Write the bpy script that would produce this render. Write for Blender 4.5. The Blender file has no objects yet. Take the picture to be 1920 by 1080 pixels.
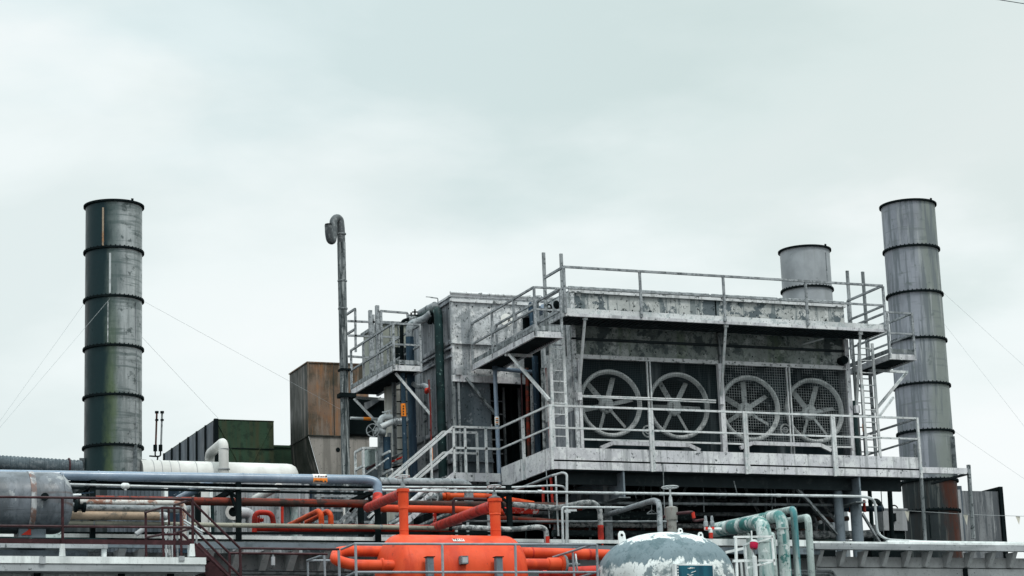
import bpy, bmesh, math, random
from math import sin, cos, radians, pi, atan2, sqrt, hypot
from mathutils import Vector, Matrix
random.seed(7)
S = bpy.context.scene
COL = S.collection

# ---------------------------------------------------------------- camera
F = 4280.3                                   # focal length in photo pixels (photo 1920 x 1080)
PITCH, ROLL, YAW = radians(13.035), radians(-2.088), radians(22.226)
CAM = Vector((0, 0, 1.7))
_fw = Vector((sin(YAW)*cos(PITCH), cos(YAW)*cos(PITCH), sin(PITCH)))
_r = Vector((cos(YAW), -sin(YAW), 0)); _u = _r.cross(_fw)
_R = cos(ROLL)*_r + sin(ROLL)*_u
_U = -sin(ROLL)*_r + cos(ROLL)*_u
cam = bpy.data.cameras.new('camera'); co = bpy.data.objects.new('camera', cam); COL.objects.link(co)
cam.sensor_width = 36; cam.lens = 36*F/1920; cam.clip_end = 6000; cam.clip_start = .5
M = Matrix((_R, _U, -_fw)).transposed().to_4x4(); M.translation = CAM
co.matrix_world = M; S.camera = co

def ray(x, y): return _fw + (x-960)/F*_R - (y-540)/F*_U
def q(x, y, Y):  d = ray(x, y); return CAM + d*(Y/d.y)
def qx(x, y, X): d = ray(x, y); return CAM + d*(X/d.x)
def qz(x, y, Z): d = ray(x, y); return CAM + d*((Z-1.7)/d.z)
def ppm(p): return F/((Vector(p)-CAM).dot(_fw))   # photo pixels per metre at p

# ---------------------------------------------------------------- sky, sun, exposure
SUN_EL, SUN_AZ = radians(56), radians(163)
w = bpy.data.worlds.new('World'); S.world = w; w.use_nodes = True
nt = w.node_tree; nt.nodes.clear()
def N(t, k, **kw):
    n = t.nodes.new(k)
    for a, v in kw.items(): setattr(n, a, v)
    return n
def build_world():
    L = nt.links.new
    out = N(nt, 'ShaderNodeOutputWorld'); bg = N(nt, 'ShaderNodeBackground'); bg.inputs[1].default_value = .1
    sky = N(nt, 'ShaderNodeTexSky', sky_type='NISHITA', sun_disc=False, sun_elevation=SUN_EL, sun_rotation=SUN_AZ)
    sky.dust_density = 2; sky.air_density = 1.2
    tc = N(nt, 'ShaderNodeTexCoord')
    mp = N(nt, 'ShaderNodeMapping'); mp.inputs['Scale'].default_value = (1, 1, 2.6); mp.inputs['Rotation'].default_value = (0, 0, radians(20)); mp.inputs['Location'].default_value = (.35, 1.3, .2)
    L(tc.outputs['Generated'], mp.inputs['Vector'])
    n1 = N(nt, 'ShaderNodeTexNoise'); n1.inputs['Scale'].default_value = 4.2; n1.inputs['Detail'].default_value = 7; n1.inputs['Roughness'].default_value = .5; n1.inputs['Distortion'].default_value = .25
    L(mp.outputs[0], n1.inputs['Vector'])
    r1 = N(nt, 'ShaderNodeValToRGB'); e = r1.color_ramp.elements
    e[0].position = .34; e[0].color = (.63, .735, .735, 1)
    e[1].position = .66; e[1].color = (.90, .935, .94, 1)
    m = e.new(.47); m.color = (.80, .88, .88, 1)
    L(n1.outputs['Fac'], r1.inputs[0])
    # an overcast sky: white cumulus low down, its edge sloping down to the right; above it a smoother grey-green bank with bluish thin spots
    sx = N(nt, 'ShaderNodeSeparateXYZ'); L(tc.outputs['Generated'], sx.inputs[0])
    n2 = N(nt, 'ShaderNodeTexNoise'); n2.inputs['Scale'].default_value = 11; n2.inputs['Detail'].default_value = 6; n2.inputs['Roughness'].default_value = .5; L(mp.outputs[0], n2.inputs['Vector'])
    def math_(op, a, b):
        m_ = N(nt, 'ShaderNodeMath', operation=op)
        for k, v in enumerate((a, b)):
            if hasattr(v, 'node'): L(v, m_.inputs[k])
            else: m_.inputs[k].default_value = v
        return m_.outputs[0]
    edge = math_('ADD', math_('ADD', sx.outputs['Z'], math_('MULTIPLY', sx.outputs['X'], .27)), math_('MULTIPLY', math_('SUBTRACT', n2.outputs['Fac'], .5), .16))
    bank = N(nt, 'ShaderNodeMapRange', interpolation_type='SMOOTHSTEP'); L(edge, bank.inputs[0])
    for i, v in zip((1, 2, 3, 4), (.33, .41, 0, .95)): bank.inputs[i].default_value = v
    grey = N(nt, 'ShaderNodeMapRange', interpolation_type='SMOOTHSTEP'); L(sx.outputs['X'], grey.inputs[0])
    for i, v in zip((1, 2, 3, 4), (.15, .55, 0, 1)): grey.inputs[i].default_value = v
    bc = N(nt, 'ShaderNodeMixRGB'); L(grey.outputs[0], bc.inputs[0]); bc.inputs[1].default_value = (.64, .775, .80, 1); bc.inputs[2].default_value = (.56, .665, .64, 1)
    bv = N(nt, 'ShaderNodeMixRGB'); bv.inputs[0].default_value = .45; L(bc.outputs[0], bv.inputs[1]); L(r1.outputs[0], bv.inputs[2])
    wv = N(nt, 'ShaderNodeMixRGB'); wv.inputs[0].default_value = .6; wv.inputs[1].default_value = (.89, .935, .93, 1); L(r1.outputs[0], wv.inputs[2])
    gm = N(nt, 'ShaderNodeMixRGB'); L(bank.outputs[0], gm.inputs[0]); L(wv.outputs[0], gm.inputs[1]); L(bv.outputs[0], gm.inputs[2])
    zen = N(nt, 'ShaderNodeMapRange'); L(sx.outputs['Z'], zen.inputs[0])
    for i, v in zip((1, 2, 3, 4), (.36, .95, 1, 2.7)): zen.inputs[i].default_value = v
    sc = N(nt, 'ShaderNodeVectorMath', operation='SCALE'); L(gm.outputs[0], sc.inputs[0]); L(zen.outputs[0], sc.inputs['Scale'])
    s10 = N(nt, 'ShaderNodeVectorMath', operation='SCALE'); L(sc.outputs[0], s10.inputs[0]); s10.inputs['Scale'].default_value = 10
    mx = N(nt, 'ShaderNodeMixRGB'); mx.inputs[0].default_value = .96
    L(sky.outputs[0], mx.inputs[1]); L(s10.outputs[0], mx.inputs[2]); L(mx.outputs[0], bg.inputs[0]); L(bg.outputs[0], out.inputs[0])
build_world()
sl = bpy.data.lights.new('sun', 'SUN'); sl.energy = 1.5; sl.angle = radians(12); sl.color = (1, .97, .92)
so = bpy.data.objects.new('sun', sl); COL.objects.link(so)
sd = Vector((sin(SUN_AZ)*cos(SUN_EL), cos(SUN_AZ)*cos(SUN_EL), sin(SUN_EL)))
so.rotation_euler = (-sd).to_track_quat('-Z', 'Y').to_euler(); so.location = (0, 0, 60)
S.view_settings.view_transform = 'Standard'; S.view_settings.look = 'None'
S.view_settings.exposure = .1; S.view_settings.gamma = 1

# ---------------------------------------------------------------- materials
def hexc(h):
    c = [int(h[i:i+2], 16)/255 for i in (0, 2, 4)]
    return tuple(((v+.055)/1.055)**2.4 if v > .04045 else v/12.92 for v in c)
MATS = {}
def wmat(name, base, layers=(), rough=.6, metal=0., bump=.25, var=.22, spec=.15, center=None, grime=.0):
    """painted or bare metal: a base colour, cloudy variation, then layers of wear.
    layer = (kind, colour, scale, threshold, softness, strength); kinds: blotch, streak (runs down), band (runs across), sideways
    'side' = (kind, colour, angle, halfwidth, softness, strength): colour on one side of a round shell about center"""
    m = bpy.data.materials.new(name); m.use_nodes = True; t = m.node_tree; t.nodes.clear(); L = t.links.new
    out = N(t, 'ShaderNodeOutputMaterial'); b = N(t, 'ShaderNodeBsdfPrincipled'); L(b.outputs[0], out.inputs[0])
    b.inputs['Roughness'].default_value = rough; b.inputs['Metallic'].default_value = metal
    b.inputs['Specular IOR Level'].default_value = spec
    g = N(t, 'ShaderNodeNewGeometry'); pos = g.outputs['Position']
    def noise(scale, detail, sc=(1, 1, 1), off=0., rgh=.6):
        mp = N(t, 'ShaderNodeMapping'); mp.inputs['Scale'].default_value = sc; mp.inputs['Location'].default_value = (off, off*1.7, off*.6)
        L(pos, mp.inputs['Vector'])
        n = N(t, 'ShaderNodeTexNoise'); n.inputs['Scale'].default_value = scale; n.inputs['Detail'].default_value = detail; n.inputs['Roughness'].default_value = rgh
        L(mp.outputs[0], n.inputs['Vector']); return n.outputs['Fac']
    def ramp(src, lo, hi, a=0, bb=1):
        r = N(t, 'ShaderNodeMapRange', interpolation_type='SMOOTHSTEP'); L(src, r.inputs[0])
        for i, v in zip((1, 2, 3, 4), (lo, hi, a, bb)): r.inputs[i].default_value = v
        return r.outputs[0]
    def mix(fac, c1, c2, mode='MIX'):
        x = N(t, 'ShaderNodeMixRGB', blend_type=mode)
        for i, v in enumerate((fac, c1, c2)):
            if hasattr(v, 'node'): L(v, x.inputs[i])
            elif i == 0: x.inputs[0].default_value = v
            else: x.inputs[i].default_value = (*v, 1)
        return x.outputs[0]
    o = (sum(map(ord, name)) % 97)*1.37
    v = ramp(noise(1.3, 6, (1, 1, .7), o), .25, .75, 1-var, 1+var)
    vv = N(t, 'ShaderNodeVectorMath', operation='SCALE'); vv.inputs[0].default_value = base; L(v, vv.inputs['Scale'])
    col = vv.outputs[0]; bm = None
    for i, (kind, c, sc, th, sf, st, *zr_fade) in enumerate(layers):
        oo = o+i*5.3
        if kind == 'side':
            sp = N(t, 'ShaderNodeVectorMath', operation='SUBTRACT'); L(pos, sp.inputs[0]); sp.inputs[1].default_value = (*center[:2], 0)
            se = N(t, 'ShaderNodeSeparateXYZ'); L(sp.outputs[0], se.inputs[0])
            # component along the direction 'sc' (angle), in radii of the shell, wobbling with height
            d = N(t, 'ShaderNodeVectorMath', operation='DOT_PRODUCT'); L(sp.outputs[0], d.inputs[0]); d.inputs[1].default_value = (cos(sc)/center[2], sin(sc)/center[2], 0)
            wob = ramp(noise(1.6, 8, (1, 1, .35), oo, .65), .2, .8, -.2, .2)
            ad = N(t, 'ShaderNodeMath', operation='ADD'); L(d.outputs['Value'], ad.inputs[0]); L(wob, ad.inputs[1])
            f = ramp(ad.outputs[0], th-sf, th+sf, 0, st)
            if zr_fade:
                sz = N(t, 'ShaderNodeSeparateXYZ'); L(pos, sz.inputs[0]); zf = ramp(sz.outputs['Z'], zr_fade[0], zr_fade[1], 1, .12)
                mm = N(t, 'ShaderNodeMath', operation='MULTIPLY'); L(f, mm.inputs[0]); L(zf, mm.inputs[1]); f = mm.outputs[0]
        elif kind == 'above':                 # coating missing above a ragged, dripping height line (scale = that height)
            sz = N(t, 'ShaderNodeSeparateXYZ'); L(pos, sz.inputs[0])
            wob = ramp(noise(3.2, 9, (1, 1, .25), oo, .7), .25, .75, -sf, sf)
            ad = N(t, 'ShaderNodeMath', operation='ADD'); L(sz.outputs['Z'], ad.inputs[0]); L(wob, ad.inputs[1])
            f = ramp(ad.outputs[0], sc-.012, sc+.012, 0, st)
        else:
            s3 = {'blotch': (1, 1, 1), 'streak': (1, 1, .07), 'band': (.12, .12, 1.4)}[kind]
            n = noise(sc, 9, s3, oo, .68 if kind == 'blotch' else .6)
            f = ramp(n, th-sf, th+sf, 0, st)
        if bm is None and kind == 'blotch': bm = f
        col = mix(f, col, c)
    if grime: col = mix(ramp(noise(24, 6, (1, 1, .55), o+20, .7), .56, .66, 0, grime), col, (.03, .04, .043))
    L(col, b.inputs['Base Color'])
    rr = ramp(noise(5, 5, (1, 1, .5), o+3), .2, .8, max(.05, rough-.12), min(1, rough+.15)); L(rr, b.inputs['Roughness'])
    if bump:
        fine = noise(34, 4, (1, 1, .6), o+8)
        bp = N(t, 'ShaderNodeBump'); bp.inputs['Strength'].default_value = bump; bp.inputs['Distance'].default_value = .008
        L(fine, bp.inputs['Height']); L(bp.outputs[0], b.inputs['Normal'])
    MATS[name] = m; return m
K = (.018, .028, .030)                        # grime
K2 = (.05, .068, .072)
m_beam = wmat('paint_pale_grey', (.50, .50, .525), [('blotch', (.68, .69, .69), 2.0, .52, .05, .7), ('streak', (.27, .28, .29), 9, .58, .06, .75), ('blotch', K, 7, .63, .03, .9), ('blotch', (.2, .1, .05), 3.0, .71, .02, .7)], grime=.55)
m_rail = wmat('paint_grey_rail', (.31, .33, .345), [('blotch', (.13, .145, .155), 7, .52, .05, .75), ('blotch', K, 13, .60, .04, .8)], grime=.6)  # grey darkened to give upper rails a backlit look against the sky
m_railw = wmat('paint_light_rail', (.56, .575, .58), [('blotch', (.30, .36, .37), 7, .56, .05, .6), ('blotch', K, 13, .63, .04, .8)], grime=.5)
m_strut = wmat('galvanised_worn', (.27, .29, .30), [('streak', (.09, .105, .11), 9, .50, .07, .8), ('blotch', K, 9, .57, .04, .85)], grime=.6)
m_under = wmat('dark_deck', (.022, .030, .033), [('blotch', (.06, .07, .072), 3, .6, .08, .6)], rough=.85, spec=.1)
m_black = wmat('black_steel', (.006, .010, .011), [('blotch', (.030, .035, .035), 5, .63, .05, .5)], rough=.9, spec=.03)
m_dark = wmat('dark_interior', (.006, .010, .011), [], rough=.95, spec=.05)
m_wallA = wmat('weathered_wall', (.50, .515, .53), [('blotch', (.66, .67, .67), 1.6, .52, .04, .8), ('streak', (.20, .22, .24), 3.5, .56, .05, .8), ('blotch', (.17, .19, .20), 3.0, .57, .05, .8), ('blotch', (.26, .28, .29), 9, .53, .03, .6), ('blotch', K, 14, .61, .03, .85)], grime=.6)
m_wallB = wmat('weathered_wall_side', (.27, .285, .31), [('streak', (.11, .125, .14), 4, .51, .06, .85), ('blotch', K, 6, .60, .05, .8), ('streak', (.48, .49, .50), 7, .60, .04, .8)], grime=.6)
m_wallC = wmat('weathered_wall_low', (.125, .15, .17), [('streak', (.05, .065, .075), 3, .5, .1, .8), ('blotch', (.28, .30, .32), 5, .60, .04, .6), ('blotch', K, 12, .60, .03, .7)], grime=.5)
m_peel = wmat('peeling_panel', (.46, .475, .465), [('blotch', (.085, .11, .125), 1.7, .52, .012, .93), ('blotch', (.60, .61, .60), 3.0, .57, .02, .85), ('streak', (.14, .17, .18), 6, .58, .04, .8), ('blotch', K, 12, .60, .02, .9)], bump=.4, grime=.5)
m_peel_shaded = wmat('peeling_panel_mossy', (.20, .225, .215), [('blotch', (.045, .06, .064), 1.5, .545, .02, .9), ('blotch', (.36, .385, .38), 2.7, .57, .02, .85), ('streak', (.10, .135, .085), 2, .58, .06, .6), ('blotch', (.07, .085, .085), 5, .56, .05, .7), ('blotch', K, 12, .60, .03, .85)], bump=.4, grime=.6)  # mossy peeling paint, its base darkened for the gallery's shade
m_fanback = wmat('fan_backing', (.012, .022, .026), [('streak', (.13, .15, .16), 2.2, .59, .08, .8)], rough=.8, spec=.1)
m_fan = wmat('fan_grey', (.48, .50, .50), [('blotch', (.56, .58, .58), 4, .55, .07, .7), ('blotch', (.05, .06, .065), 7, .60, .05, .8)], rough=.55)
m_wire = wmat('wire_dark', (.05, .066, .072), [], rough=.6, bump=0)
m_wireb = wmat('wire_bright', (.30, .33, .34), [('blotch', (.05, .065, .07), 2.2, .53, .06, .9)], rough=.6, bump=0)
m_ledge = wmat('ledge_white', (.58, .59, .60), [('blotch', K, 9, .58, .03, .9), ('streak', (.3, .31, .31), 8, .58, .05, .7)])
m_white = wmat('white_paint', (.72, .755, .75), [('streak', (.48, .51, .51), 4, .56, .08, .7), ('blotch', K2, 10, .67, .03, .8)], rough=.5, grime=.25)
m_fascia = wmat('grey_fascia', (.34, .36, .375), [('band', (.20, .22, .23), 3, .54, .06, .7), ('blotch', K, 8, .64, .03, .85)], rough=.5, grime=.4)
m_sheet = wmat('grey_sheet_wall', (.27, .29, .30), [('streak', (.13, .15, .155), 4, .53, .08, .8), ('blotch', (.06, .07, .075), 5, .63, .05, .7)], grime=.5)
m_render = wmat('pale_rendered_wall', (.50, .515, .52), [('blotch', (.34, .35, .36), 1.6, .54, .1, .6), ('blotch', K, 11, .66, .02, .9)], rough=.85, grime=.35)
m_green_sheet = wmat('dark_green_sheet', (.026, .056, .033), [('streak', (.055, .05, .026), 4, .54, .1, .7), ('blotch', (.013, .028, .018), 5, .56, .06, .7)], rough=.6, spec=.15)
m_slate = wmat('slate_blue_sheet', (.095, .115, .135), [('streak', (.05, .062, .075), 4, .53, .1, .8)], rough=.55)
m_rust = wmat('rusty_hopper', (.155, .115, .09), [('blotch', (.22, .10, .045), .55, .52, .12, .85), ('blotch', (.04, .042, .032), 1.0, .54, .12, .85), ('streak', (.24, .21, .18), 14, .57, .05, .45), ('streak', (.30, .14, .06), 9, .60, .06, .5)], rough=.6, metal=.1, grime=.35)
m_hopdark = wmat('hopper_dark_side', (.030, .033, .029), [('streak', (.14, .125, .11), 4, .56, .05, .8), ('streak', (.010, .014, .010), 2, .52, .08, .8)], rough=.5, metal=.1)
m_hoplow = wmat('hopper_grey_plate', (.26, .24, .22), [('streak', (.16, .15, .135), 7, .53, .07, .7), ('blotch', K, 14, .64, .03, .8)], rough=.6, grime=.4)
m_cream = wmat('cream_lagging', (.61, .61, .59), [('streak', (.48, .47, .45), 2, .56, .1, .5)], rough=.45, bump=.1)
m_blue = wmat('blue_grey_pipe', (.165, .225, .30), [('blotch', (.25, .31, .38), 2, .55, .1, .5), ('blotch', K, 12, .66, .02, .9)], rough=.28, bump=.05, grime=.15, spec=.5)
m_bluedk = wmat('blue_pipe_worn', (.026, .056, .085), [('streak', (.008, .017, .03), 4, .51, .08, .85), ('blotch', (.26, .30, .34), 8, .64, .03, .8)], rough=.6, grime=.4, spec=.15)
m_teal = wmat('dark_teal_pipe', (.008, .026, .027), [('blotch', (.16, .26, .24), 9, .63, .02, .9), ('blotch', (.004, .009, .01), 4, .54, .08, .7)], rough=.5)
m_greenp = wmat('flaking_green_pipe', (.40, .475, .46), [('streak', (.03, .16, .155), 2.0, .54, .04, .9), ('blotch', (.025, .14, .13), 1.3, .585, .02, .9), ('blotch', (.60, .64, .63), 4, .57, .03, .8), ('blotch', (.05, .09, .085), 7, .61, .03, .8)], rough=.6, grime=.5)
m_greenw = wmat('pale_green_pipe', (.38, .45, .435), [('streak', (.020, .16, .18), 2.2, .61, .04, .9), ('streak', (.16, .20, .195), 7, .55, .06, .8), ('blotch', (.08, .11, .11), 9, .61, .03, .8)], rough=.6, grime=.5)
m_orange = wmat('orange_paint', (.62, .062, .018), [('blotch', (.70, .095, .032), .9, .53, .12, .7), ('streak', (.40, .028, .012), 2.2, .56, .07, .6), ('blotch', (.16, .025, .012), 5, .65, .05, .6), ('blotch', (.05, .02, .015), 13, .69, .02, .85)], rough=.5, bump=.1, var=.12, spec=.18, grime=.12)
m_orangep = wmat('orange_pipe_paint', (.58, .075, .016), [('blotch', (.28, .025, .008), 4, .57, .06, .75), ('blotch', (.05, .02, .015), 10, .66, .03, .85)], rough=.45, bump=.12, var=.1, grime=.2)
m_red = wmat('red_pipe_paint', hexc('b53327'), [('blotch', hexc('7a221c'), 4, .54, .06, .8), ('blotch', K, 9, .64, .03, .85)], rough=.5, bump=.12, var=.12, grime=.25)
m_redw = wmat('red_flaking_white', hexc('c83428'), [('blotch', (.62, .60, .58), 7, .56, .03, .9), ('blotch', K, 11, .66, .03, .7)], rough=.7)
m_rustpipe = wmat('rust_red_pipe', (.27, .036, .018), [('band', (.05, .036, .03), 2, .48, .06, .92), ('blotch', (.03, .028, .026), 6, .55, .05, .85)], rough=.6, grime=.4)
m_rustwhite = wmat('white_rusting_pipe', (.46, .45, .43), [('blotch', (.20, .07, .035), 3.2, .54, .04, .85), ('blotch', K2, 8, .60, .04, .8)], rough=.7)
m_tan = wmat('tan_pipe', (.27, .265, .215), [('band', (.14, .14, .115), 4, .53, .07, .8), ('blotch', K2, 10, .62, .04, .8)], rough=.6, grime=.4)
m_tanrust = wmat('tan_rust_pipe', (.34, .26, .19), [('band', (.33, .17, .085), 3, .53, .06, .8), ('blotch', (.09, .085, .075), 6, .58, .05, .7)], rough=.55, grime=.4)
m_greypipe = wmat('grey_pipe', (.21, .23, .245), [('blotch', (.36, .38, .39), 6, .55, .06, .6), ('blotch', K2, 9, .58, .05, .85)], rough=.6, grime=.5)
m_frost = wmat('frosted_pipe', (.36, .37, .37), [('blotch', (.07, .085, .09), 9, .50, .06, .9), ('blotch', (.58, .59, .59), 14, .60, .04, .7)], rough=.85, bump=.8)
m_frostdk = wmat('dark_crusted_pipe', (.022, .033, .035), [('blotch', (.14, .19, .185), 9, .60, .05, .7)], rough=.9, bump=.8, spec=.1)
m_conduit = wmat('conduit_zinc', (.46, .49, .50), [('blotch', (.24, .26, .27), 6, .56, .06, .7)], rough=.45, metal=.1, bump=.05, grime=.3)
m_plate = wmat('zinc_plate', (.20, .22, .23), [('blotch', (.07, .085, .09), 6, .53, .06, .8)], rough=.55, metal=.1, grime=.4)
m_burg = wmat('burgundy_paint', (.042, .016, .019), [('blotch', (.085, .034, .038), 6, .57, .06, .6), ('blotch', (.012, .008, .009), 9, .60, .05, .7)], rough=.5)
m_gtank = wmat('grey_tank_shell', (.125, .14, .16), [('band', (.02, .02, .022), 2.2, .54, .04, .9), ('blotch', (.30, .315, .325), 1.5, .60, .012, .85), ('band', (.07, .03, .018), 1.4, .60, .04, .9), ('streak', (.06, .07, .08), 4, .54, .07, .75)], rough=.4, grime=.5, spec=.3)
m_sag = wmat('saddle_grey', (.14, .17, .195), [('blotch', (.07, .09, .10), 5, .58, .06, .7)], rough=.5, grime=.3)
m_dome = wmat('flaked_white_tank', (.66, .70, .69), [('above', (.13, .185, .21), q(1247, 1052, 37.7).z, .15, .15, .96), ('blotch', (.07, .115, .13), 2.0, .56, .05, .8), ('above', (.66, .70, .69), q(1247, 1018, 38.6).z, .1, .10, .93), ('blotch', (.13, .18, .20), 2.6, .565, .02, .9), ('streak', (.11, .16, .18), 9, .62, .012, .9)], rough=.55, grime=.5)
m_glass = wmat('blue_glazed_panel', (.010, .065, .10), [('streak', (.02, .14, .19), 3, .52, .08, .8)], rough=.2, bump=0)
m_ribduct = wmat('ribbed_lagging', (.065, .085, .098), [('blotch', (.15, .17, .185), 9, .55, .06, .7)], rough=.6)
m_clad = wmat('streaked_cladding', (.19, .20, .21), [('streak', (.075, .085, .095), 5, .51, .06, .85), ('streak', (.33, .34, .35), 8, .60, .04, .7)], rough=.55, grime=.4)
m_cabinet = wmat('pale_grey_cabinet', (.34, .35, .365), [('streak', (.22, .23, .235), 4, .54, .08, .7)], rough=.5, grime=.35)
m_lamp = wmat('crimson_lens', (.42, .012, .05), [], rough=.35, bump=0)
m_label = wmat('label_white', (.75, .75, .72), [('blotch', (.45, .45, .42), 20, .62, .05, .5)], rough=.5, bump=0)
m_labelo = wmat('label_orange', hexc('f08a30'), [('blotch', hexc('b55d1c'), 20, .6, .05, .6)], rough=.5, bump=0)
m_ink = wmat('label_ink', (.02, .02, .022), [], rough=.6, bump=0)
m_inkr = wmat('label_ink_red', (.55, .03, .03), [], rough=.6, bump=0)
m_ground = wmat('asphalt', (.05, .052, .052), [('blotch', (.08, .08, .078), .6, .55, .1, .6)], rough=.9)
m_gravel = wmat('roof_gravel', (.055, .06, .06), [('blotch', (.015, .018, .018), 14, .5, .05, .8), ('blotch', (.22, .23, .23), 18, .59, .04, .8)], rough=.95, bump=.8)
m_string = wmat('string', (.30, .32, .33), [], rough=.8, bump=0)
m_pennant = wmat('faded_pennant', (.70, .67, .58), [('blotch', (.45, .40, .32), 16, .6, .06, .6)], rough=.8, bump=0)
m_cable = wmat('black_cable', (.03, .04, .043), [], rough=.6, bump=0)

# ---------------------------------------------------------------- mesh builder
def rnd(pts, b, n=6):
    pts = [Vector(p) for p in pts]
    if b <= 0 or len(pts) < 3: return pts
    out = [pts[0]]
    for i in range(1, len(pts)-1):
        p = pts[i]; a = pts[i-1]-p; c = pts[i+1]-p
        t = min(b, a.length*.49, c.length*.49); A = p+a.normalized()*t; Cc = p+c.normalized()*t
        for k in range(n+1):
            s = k/n; out.append(A*(1-s)**2+p*2*s*(1-s)+Cc*s*s)
    out.append(pts[-1]); return out
class MB:
    def __init__(s): s.v = []; s.f = []; s.mi = []; s.cur = 0
    def add(s, vs, fs):
        o = len(s.v); s.v += [Vector(v) for v in vs]; s.f += [tuple(i+o for i in f) for f in fs]; s.mi += [s.cur]*len(fs); return s
    def bolts(s, axis, fixed, z, a, b, step, sz=.013):
        s.cur = 1; k = a
        while k < b:
            if axis == 'x': s.box((k-sz, fixed-.012, z-sz), (k+sz, fixed+.001, z+sz))
            else: s.box((fixed-.012, k-sz, z-sz), (fixed+.001, k+sz, z+sz))
            k += step
        s.cur = 0; return s
    def box(s, a, b):
        x0, y0, z0 = (min(a[i], b[i]) for i in range(3)); x1, y1, z1 = (max(a[i], b[i]) for i in range(3))
        return s.add([(x0,y0,z0),(x1,y0,z0),(x1,y1,z0),(x0,y1,z0),(x0,y0,z1),(x1,y0,z1),(x1,y1,z1),(x0,y1,z1)], [(0,3,2,1),(4,5,6,7),(0,1,5,4),(1,2,6,5),(2,3,7,6),(3,0,4,7)])
    def bar(s, a, b, w, h=None, up=(0,0,1)):
        """rectangular bar from a to b, w wide, h in the 'up' direction"""
        h = h or w; a = Vector(a); b = Vector(b); d = (b-a).normalized(); up = Vector(up)
        if abs(d.dot(up)) > .98: up = Vector((0,1,0))
        x = d.cross(up).normalized(); z = x.cross(d)
        vs = [p+x*i*w/2+z*j*h/2 for p in (a, b) for i, j in ((-1,-1),(1,-1),(1,1),(-1,1))]
        return s.add(vs, [(0,1,2,3),(7,6,5,4),(0,4,5,1),(1,5,6,2),(2,6,7,3),(3,7,4,0)])
    def angle(s, a, b, w, t=.012, up=(0,0,1)):
        a = Vector(a); b = Vector(b); d = (b-a).normalized(); up = Vector(up)
        if abs(d.dot(up)) > .98: up = Vector((0,1,0))
        x = d.cross(up).normalized(); z = x.cross(d)
        s.bar(a-z*w/2, b-z*w/2, w, t, up); s.bar(a-x*w/2+z*(t/2+.001), b-x*w/2+z*(t/2+.001), t, w-t, up); return s
    def tube(s, pts, r, seg=12, bend=0, cap=True, rr=None):
        p = rnd(pts, bend); n = len(p); T = []
        for i in range(n):
            d = (p[min(i+1, n-1)]-p[max(i-1, 0)]); T.append(d.normalized())
        ref = Vector((0,0,1)) if abs(T[0].z) < .9 else Vector((0,1,0))
        x = T[0].cross(ref).normalized(); vs = []
        for i in range(n):
            x = (x-T[i]*x.dot(T[i])).normalized(); y = T[i].cross(x)
            R_ = rr[i] if rr else r
            vs += [p[i]+(x*cos(2*pi*k/seg)+y*sin(2*pi*k/seg))*R_ for k in range(seg)]
        fs = [(i*seg+k, i*seg+(k+1) % seg, (i+1)*seg+(k+1) % seg, (i+1)*seg+k) for i in range(n-1) for k in range(seg)]
        if cap: fs += [tuple(range(seg))[::-1], tuple((n-1)*seg+k for k in range(seg))]
        return s.add(vs, fs)
    def lathe(s, o, d, prof, seg=32, cap=True):
        o = Vector(o); d = Vector(d).normalized(); ref = Vector((0,0,1)) if abs(d.z) < .9 else Vector((1,0,0))
        x = d.cross(ref).normalized(); y = d.cross(x); vs = []
        for r, h in prof: vs += [o+d*h+(x*cos(2*pi*k/seg)+y*sin(2*pi*k/seg))*max(r, .0005) for k in range(seg)]
        n = len(prof); fs = [(i*seg+k, i*seg+(k+1) % seg, (i+1)*seg+(k+1) % seg, (i+1)*seg+k) for i in range(n-1) for k in range(seg)]
        if cap: fs += [tuple(range(seg))[::-1], tuple((n-1)*seg+k for k in range(seg))]
        return s.add(vs, fs)
    def cyl(s, a, b, r, seg=20): a = Vector(a); b = Vector(b); return s.lathe(a, b-a, [(r, 0), (r, (b-a).length)], seg)
    def prism(s, poly, vec):
        poly = [Vector(p) for p in poly]; vec = Vector(vec); n = len(poly)
        return s.add(poly+[p+vec for p in poly], [tuple(range(n))[::-1], tuple(range(n, 2*n))]+[(i, (i+1) % n, n+(i+1) % n, n+i) for i in range(n)])
    def torus(s, c, d, R, r, seg=28, ss=8):
        c = Vector(c); d = Vector(d).normalized(); ref = Vector((0,0,1)) if abs(d.z) < .9 else Vector((1,0,0))
        x = d.cross(ref).normalized(); y = d.cross(x); vs = []
        for i in range(seg):
            e = x*cos(2*pi*i/seg)+y*sin(2*pi*i/seg)
            vs += [c+e*(R+r*cos(2*pi*k/ss))+d*r*sin(2*pi*k/ss) for k in range(ss)]
        return s.add(vs, [(i*ss+k, i*ss+(k+1) % ss, ((i+1) % seg)*ss+(k+1) % ss, ((i+1) % seg)*ss+k) for i in range(seg) for k in range(ss)])
    def build(s, name, mat, parent=None, origin=None):
        xs = [v.x for v in s.v]; ys = [v.y for v in s.v]; zs = [v.z for v in s.v]
        if parent is not None:
            pw = Vector(parent['_w'])
        org = Vector(origin) if origin else Vector(((min(xs)+max(xs))/2, (min(ys)+max(ys))/2, min(zs)))
        me = bpy.data.meshes.new(name); me.from_pydata([v-org for v in s.v], [], s.f)
        me.polygons.foreach_set('material_index', s.mi)
        bm = bmesh.new(); bm.from_mesh(me); bmesh.ops.recalc_face_normals(bm, faces=bm.faces); bm.to_mesh(me); bm.free()
        me.polygons.foreach_set('use_smooth', [True]*len(me.polygons)); me.set_sharp_from_angle(angle=radians(35))
        me.materials.append(mat)
        if any(s.mi): me.materials.append(m_dark)
        o = bpy.data.objects.new(name, me); COL.objects.link(o); o['_w'] = org
        if parent is not None: o.parent = parent; o.location = org-pw
        else: o.location = org
        return o
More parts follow.
